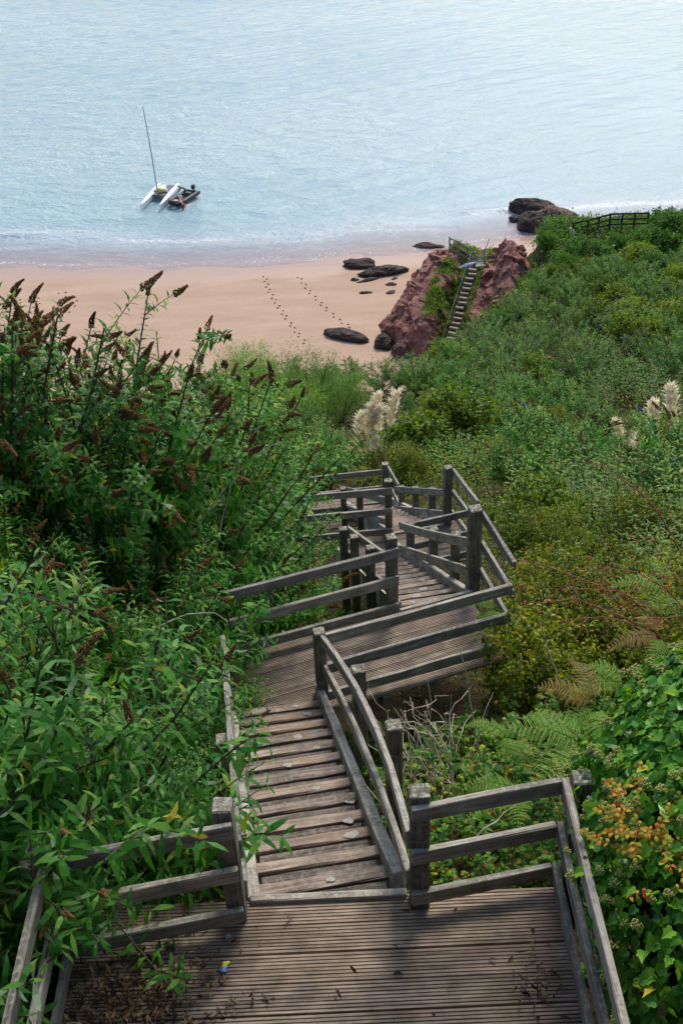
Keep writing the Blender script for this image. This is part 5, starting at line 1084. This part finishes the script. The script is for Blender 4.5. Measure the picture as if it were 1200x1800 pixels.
fern('bracken with rust brown fronds above the large green fern', 2.05, 6.75, 34.6, 4, R(190), 2.6, .75, 2)
fern('pale green fern below the red rose stems', 2.45, 7.15, 34.45, 3, R(200), 2.2, .75)
fern('feathery fern high among the yellow-green bushes at the right edge', 3.35, 8.9, 34.0, 4, R(190), 2.4, .85)
fern('dark little fern poking through the right end of the slanting deck rails', 1.62, 9.35, 33.5, 5, R(230), 2.2, .5)
fern('rusty fern at the right edge beside the red rose stems', 3.0, 8.0, 34.2, 3, R(180), 2.2, .7, 2)

# ------------------------------------------------------------------ rose with long red stems, loose canes
def arc(p0, p1, sag, n=9, wob=.03):
    t = np.linspace(0, 1, n)[:, None]; p0, p1 = np.array(p0), np.array(p1); return p0*(1-t)+p1*t+np.array([0, 0, 1.])*sag*4*t*(1-t)+rng.normal(0, wob, (n, 3))*t
t = thing('rose_bush', 'wild rose with long red arching stems and red hips at the right', 'plant', (3.9, 8.6, 32.4))
ends = [(2.2, 8.9, 34.05), (1.7, 9.05, 34.3), (1.65, 8.45, 34.3), (2.35, 8.5, 34.65), (2.1, 8.3, 34.2), (2.7, 8.0, 34.35), (1.95, 8.75, 34.15), (2.9, 8.4, 34.6)]
mains = [arc((4.0+U(-.2, .2), 8.5+U(-.3, .3), 32.6), e, .45+U(0, .25)) for e in ends]; twigs = []
for p in mains:
    for k in range(9): i = rng.integers(3, 9); b = p[i]; twigs.append(np.array([b, b+rng.normal(0, .12, 3), b+rng.normal(0, .22, 3)+[0, 0, .06]]))
v, q = tubes(mains+twigs, [np.linspace(.011, .004, 9)]*len(mains)+[np.array([.003, .002, .0015])]*len(twigs), 5); obj('stem', mesh_np('stem', v, [q]), M['redcane'], t, kind='stuff')
hb = bmesh.new(); bmesh.ops.create_icosphere(hb, subdivisions=2, radius=.012); hmv = np.array([x.co[:] for x in hb.verts])*[1, 1, 1.45]; hmf = np.array([[q.index for q in x.verts] for x in hb.faces]); hb.free(); hm_ = mesh_np('rose_hip', hmv, [hmf], True); hm_.materials.append(M['hip'])
for k in range(36): p = twigs[rng.integers(len(twigs))][-1]; obj('rose_hip', hm_, None, t, Matrix.Translation(Vector(p)+Vector(rng.normal(0, .02, 3))))
Pq = np.concatenate([x[1:] for x in twigs]); Pq = np.repeat(Pq, 5, 0)+rng.normal(0, .035, (len(Pq)*5, 3)); v, tt, q = leaves(Pq, unit(rng.normal(size=Pq.shape)+[0, 0, .3]), unit(rng.normal(0, .4, Pq.shape)+[0, 0, 1]), rng.uniform(.025, .04, len(Pq)), .018, .3); obj('foliage', mesh_np('foliage', v, [tt, q]), M['orange'], t, kind='stuff')
def cane(label, paths, r, mat, name='bare_cane', cat='cane', group=None):
    v, q = tubes(paths, [np.linspace(r, r*.35, len(p)) for p in paths], 5); return props(obj(name, mesh_np(name, v, [q]), M[mat]), label, cat, group)
cane('single long red stem rising across the yellow-green bushes at the right', [arc((4.6, 10.6, 31.8), (3.05, 11.6, 33.8), .55)], .016, 'redcane', 'long_red_cane', 'cane')
cane('yellow stem arching up from the right corner post of the nearest landing', [arc((1.62, 5.3, 34.3), (1.2, 5.5, 35.3), .25)], .008, 'yellowcane', 'yellow_cane', 'cane')
tg = []
for k in range(46):
    b = np.array([.72+U(-.35, .3), 7.2+U(-.4, .4), 33.0+U(0, .2)]); e = b+np.array([U(-.55, .35), U(-.1, .75), U(.1, .85)]); p = arc(b, e, U(-.1, .3), 8, .045); tg.append(p)
    if k % 3 == 0: tg.append(arc(p[4], p[4]+rng.normal(0, .22, 3)+[0, 0, .1], .05, 5))
cane('tangle of pale dead canes beneath the slanting deck', tg, .006, 'cane', 'dead_cane_tangle', 'dead canes')
for lab, a, b, sg in (('long pale bare stem crossing the tall buddleias', (-1.3, 9.6, 34.4), (-.75, 9.4, 35.9), .2), ('pale bent bare stem above the left handrail', (-1.9, 7.6, 34.7), (-1.05, 7.6, 35.0), .18), ('bare brown stem leaning out over the slanting deck railing', (-1.6, 9.8, 34.3), (-.55, 9.9, 35.4), .15), ('thin pale stem in the dark gap left of the nearest landing', (-2.2, 5.0, 35.2), (-1.5, 5.2, 35.35), .1), ('bare stem rising from brambles beside the large fern', (1.2, 7.2, 33.4), (.95, 7.3, 34.9), .05), ('grey bare stem among the brambles right of the slanting deck', (2.2, 7.6, 33.2), (1.75, 7.9, 34.5), .1), ('pale twig lying across the brambles behind the right landing railing', (.8, 5.5, 34.35), (1.5, 5.9, 34.6), .06)):
    cane(lab, [arc(a, b, sg, 9, .02)], .008, 'cane')

# ------------------------------------------------------------------ pampas grass
def plume_mesh(L):
    n = 300; s = rng.uniform(0, 1, n)**.85; az = rng.uniform(0, 6.28, n); prof = np.sin(np.pi*np.clip(s*.92+.06, 0, 1))**.7
    ax_ = np.column_stack([.16*s**2, 0*s, s])*L; o = np.column_stack([np.cos(az), np.sin(az), 0*az]); P = ax_+o*(.01+.05*prof[:, None]*rng.uniform(0, 1, (n, 1)))
    D = unit(o*rng.uniform(.3, 1.0, (n, 1))+[0, 0, 1.0]); l = L*rng.uniform(.14, .26, n)*(.45+.55*prof); v, t, q = leaves(P, D, unit(o*.3+rng.normal(0, .5, (n, 3))+[0, 0, .6]), l*1.15, l*.2, rng.uniform(.3, 1.3, n)); return mesh_np('plume', v, [t, q])
PLM = [plume_mesh(L) for L in (.95, 1.1, .85)]
for m_ in PLM: m_.materials.append(M['plume'])
def pampas(label, x, y, tops, n=260):
    g = float(ground_z(x, y)); t = thing('pampas_grass', label, 'pampas grass', (x, y, g)); P = np.array([x, y, g])+rng.normal(0, .12, (n, 3))*[1, 1, .1]; az = rng.uniform(0, 6.28, n); D = unit(np.column_stack([np.cos(az), np.sin(az), rng.uniform(.9, 2.4, n)])); v, tt, q = leaves(P, D, unit(np.column_stack([-np.cos(az)*.2, -np.sin(az)*.2, np.ones(n)])), rng.uniform(1.0, 1.8, n), .03, 1.1)
    obj('foliage', mesh_np('foliage', v, [tt, q]), M['grass'], t, kind='stuff')
    for k, (px_, py_, pz_, sc_) in enumerate(tops):
        v, q = tubes([arc((x, y, g), (px_, py_, pz_), .1, 6)], [np.linspace(.012, .006, 6)], 4); s = obj('stem', mesh_np('stem', v, [q]), M['cane'], t)
        obj('plume', PLM[k % 3], None, t, Matrix.Translation((px_, py_, pz_)) @ Matrix.Rotation(rz(), 4, 'Z') @ Matrix.Rotation(U(.05, .3), 4, 'Y') @ Matrix.Scale(sc_, 4))
pampas('pampas grass with tall cream plumes below the lower railing', 1.0, 27.9, [(.55, 27.9, 24.3, 1.0), (.8, 27.8, 24.3, 1.1), (1.0, 27.9, 24.6, 1.25), (1.2, 28.0, 24.3, 1.15), (1.5, 27.9, 24.5, 1.0), (.95, 27.6, 23.8, .9)])
pampas('pampas grass with cream plumes at the right edge of the slope', 8.6, 25.7, [(8.35, 25.7, 25.5, 1.15), (8.85, 25.5, 25.5, 1.1), (9.0, 25.5, 25.0, 1.0)])
pampas('small pampas grass with low cream plumes left of the larger right clump', 7.85, 26.0, [(7.65, 25.9, 24.9, .85), (7.95, 25.8, 24.7, .75), (8.15, 25.7, 24.5, .75)], 140)

# ------------------------------------------------------------------ small things on the nearest landing
n = 990; cx = np.concatenate([rng.normal(-1.34, .27, 900), rng.uniform(-1.75, 1.15, 40), rng.normal(1.02, .08, 50)]); cy = np.concatenate([rng.normal(3.72, .2, 900), rng.uniform(3.4, 4.3, 40), rng.normal(3.72, .14, 50)]); ok = (cx > -1.78) & (cx < 1.17) & (cy < 4.30) & (cy > 3.3); cx, cy = cx[ok], cy[ok]; n = len(cx)
P = np.column_stack([cx, cy, Z1+.012+np.abs(rng.normal(0, .018, n))]); az = rng.uniform(0, 6.28, n); D = np.column_stack([np.cos(az), np.sin(az), rng.normal(0, .25, n)]); v, t, q = leaves(P, D, unit(rng.normal(0, .5, (n, 3))+[0, 0, 1]), rng.uniform(.03, .09, n), rng.uniform(.008, .02, n), rng.uniform(-1.8, 2.0, n), cup=rng.uniform(-.2, 1.2))[:3] if False else leaves(P, D, unit(rng.normal(0, .6, (n, 3))+[0, 0, 1]), rng.uniform(.03, .09, n), rng.uniform(.008, .022, n), rng.uniform(-1.8, 2.0, n), cup=.7); obj('dead_leaf_litter', mesh_np('dead_leaf_litter', v, [t, q]), M['dry'], kind='stuff')
t = thing('crisp_packet', 'crumpled blue and yellow wrapper on the nearest landing beside the dead leaves', 'wrapper', (-.82, 3.93, Z1))
for nm, dm, mt, off, sd__ in (('blue_panel', (.028, .022, .012), 'wrapblue', (0, -.012, .014), 1), ('yellow_panel', (.026, .016, .012), 'buoy', (.004, .014, .016), 2), ('red_corner', (.010, .008, .007), 'redcloth', (-.012, .028, .014), 3)):
    if mt not in M: M[mt] = plain('wrapper_blue', (.12, .22, .5), .3, .5)
    b = blob(nm, dm, sd__*4, mt, (-.82+off[0], 3.93+off[1], Z1+off[2]), .4*sd__, .7, 3); b.parent = t; b.matrix_basis = PW[t.name].inverted() @ b.matrix_basis
props(blob('pebble', (.022, .016, .012), 9, 'concrete', (-.81, 4.14, Z1+.008), .4, .2), 'small grey pebble on the nearest landing behind the wrapper', 'pebble')
tw = []
for k in range(16): b = np.array([3.2+U(-.9, 1.2), 78.4+U(-.5, .5), .15]); tw.append(arc(b, b+np.array([U(-.5, .5), U(-.3, .3), U(.1, .5)]), .05, 5))
cane('dead driftwood twigs on the sand at the foot of the slope', tw, .03, 'twig', 'driftwood', 'driftwood')
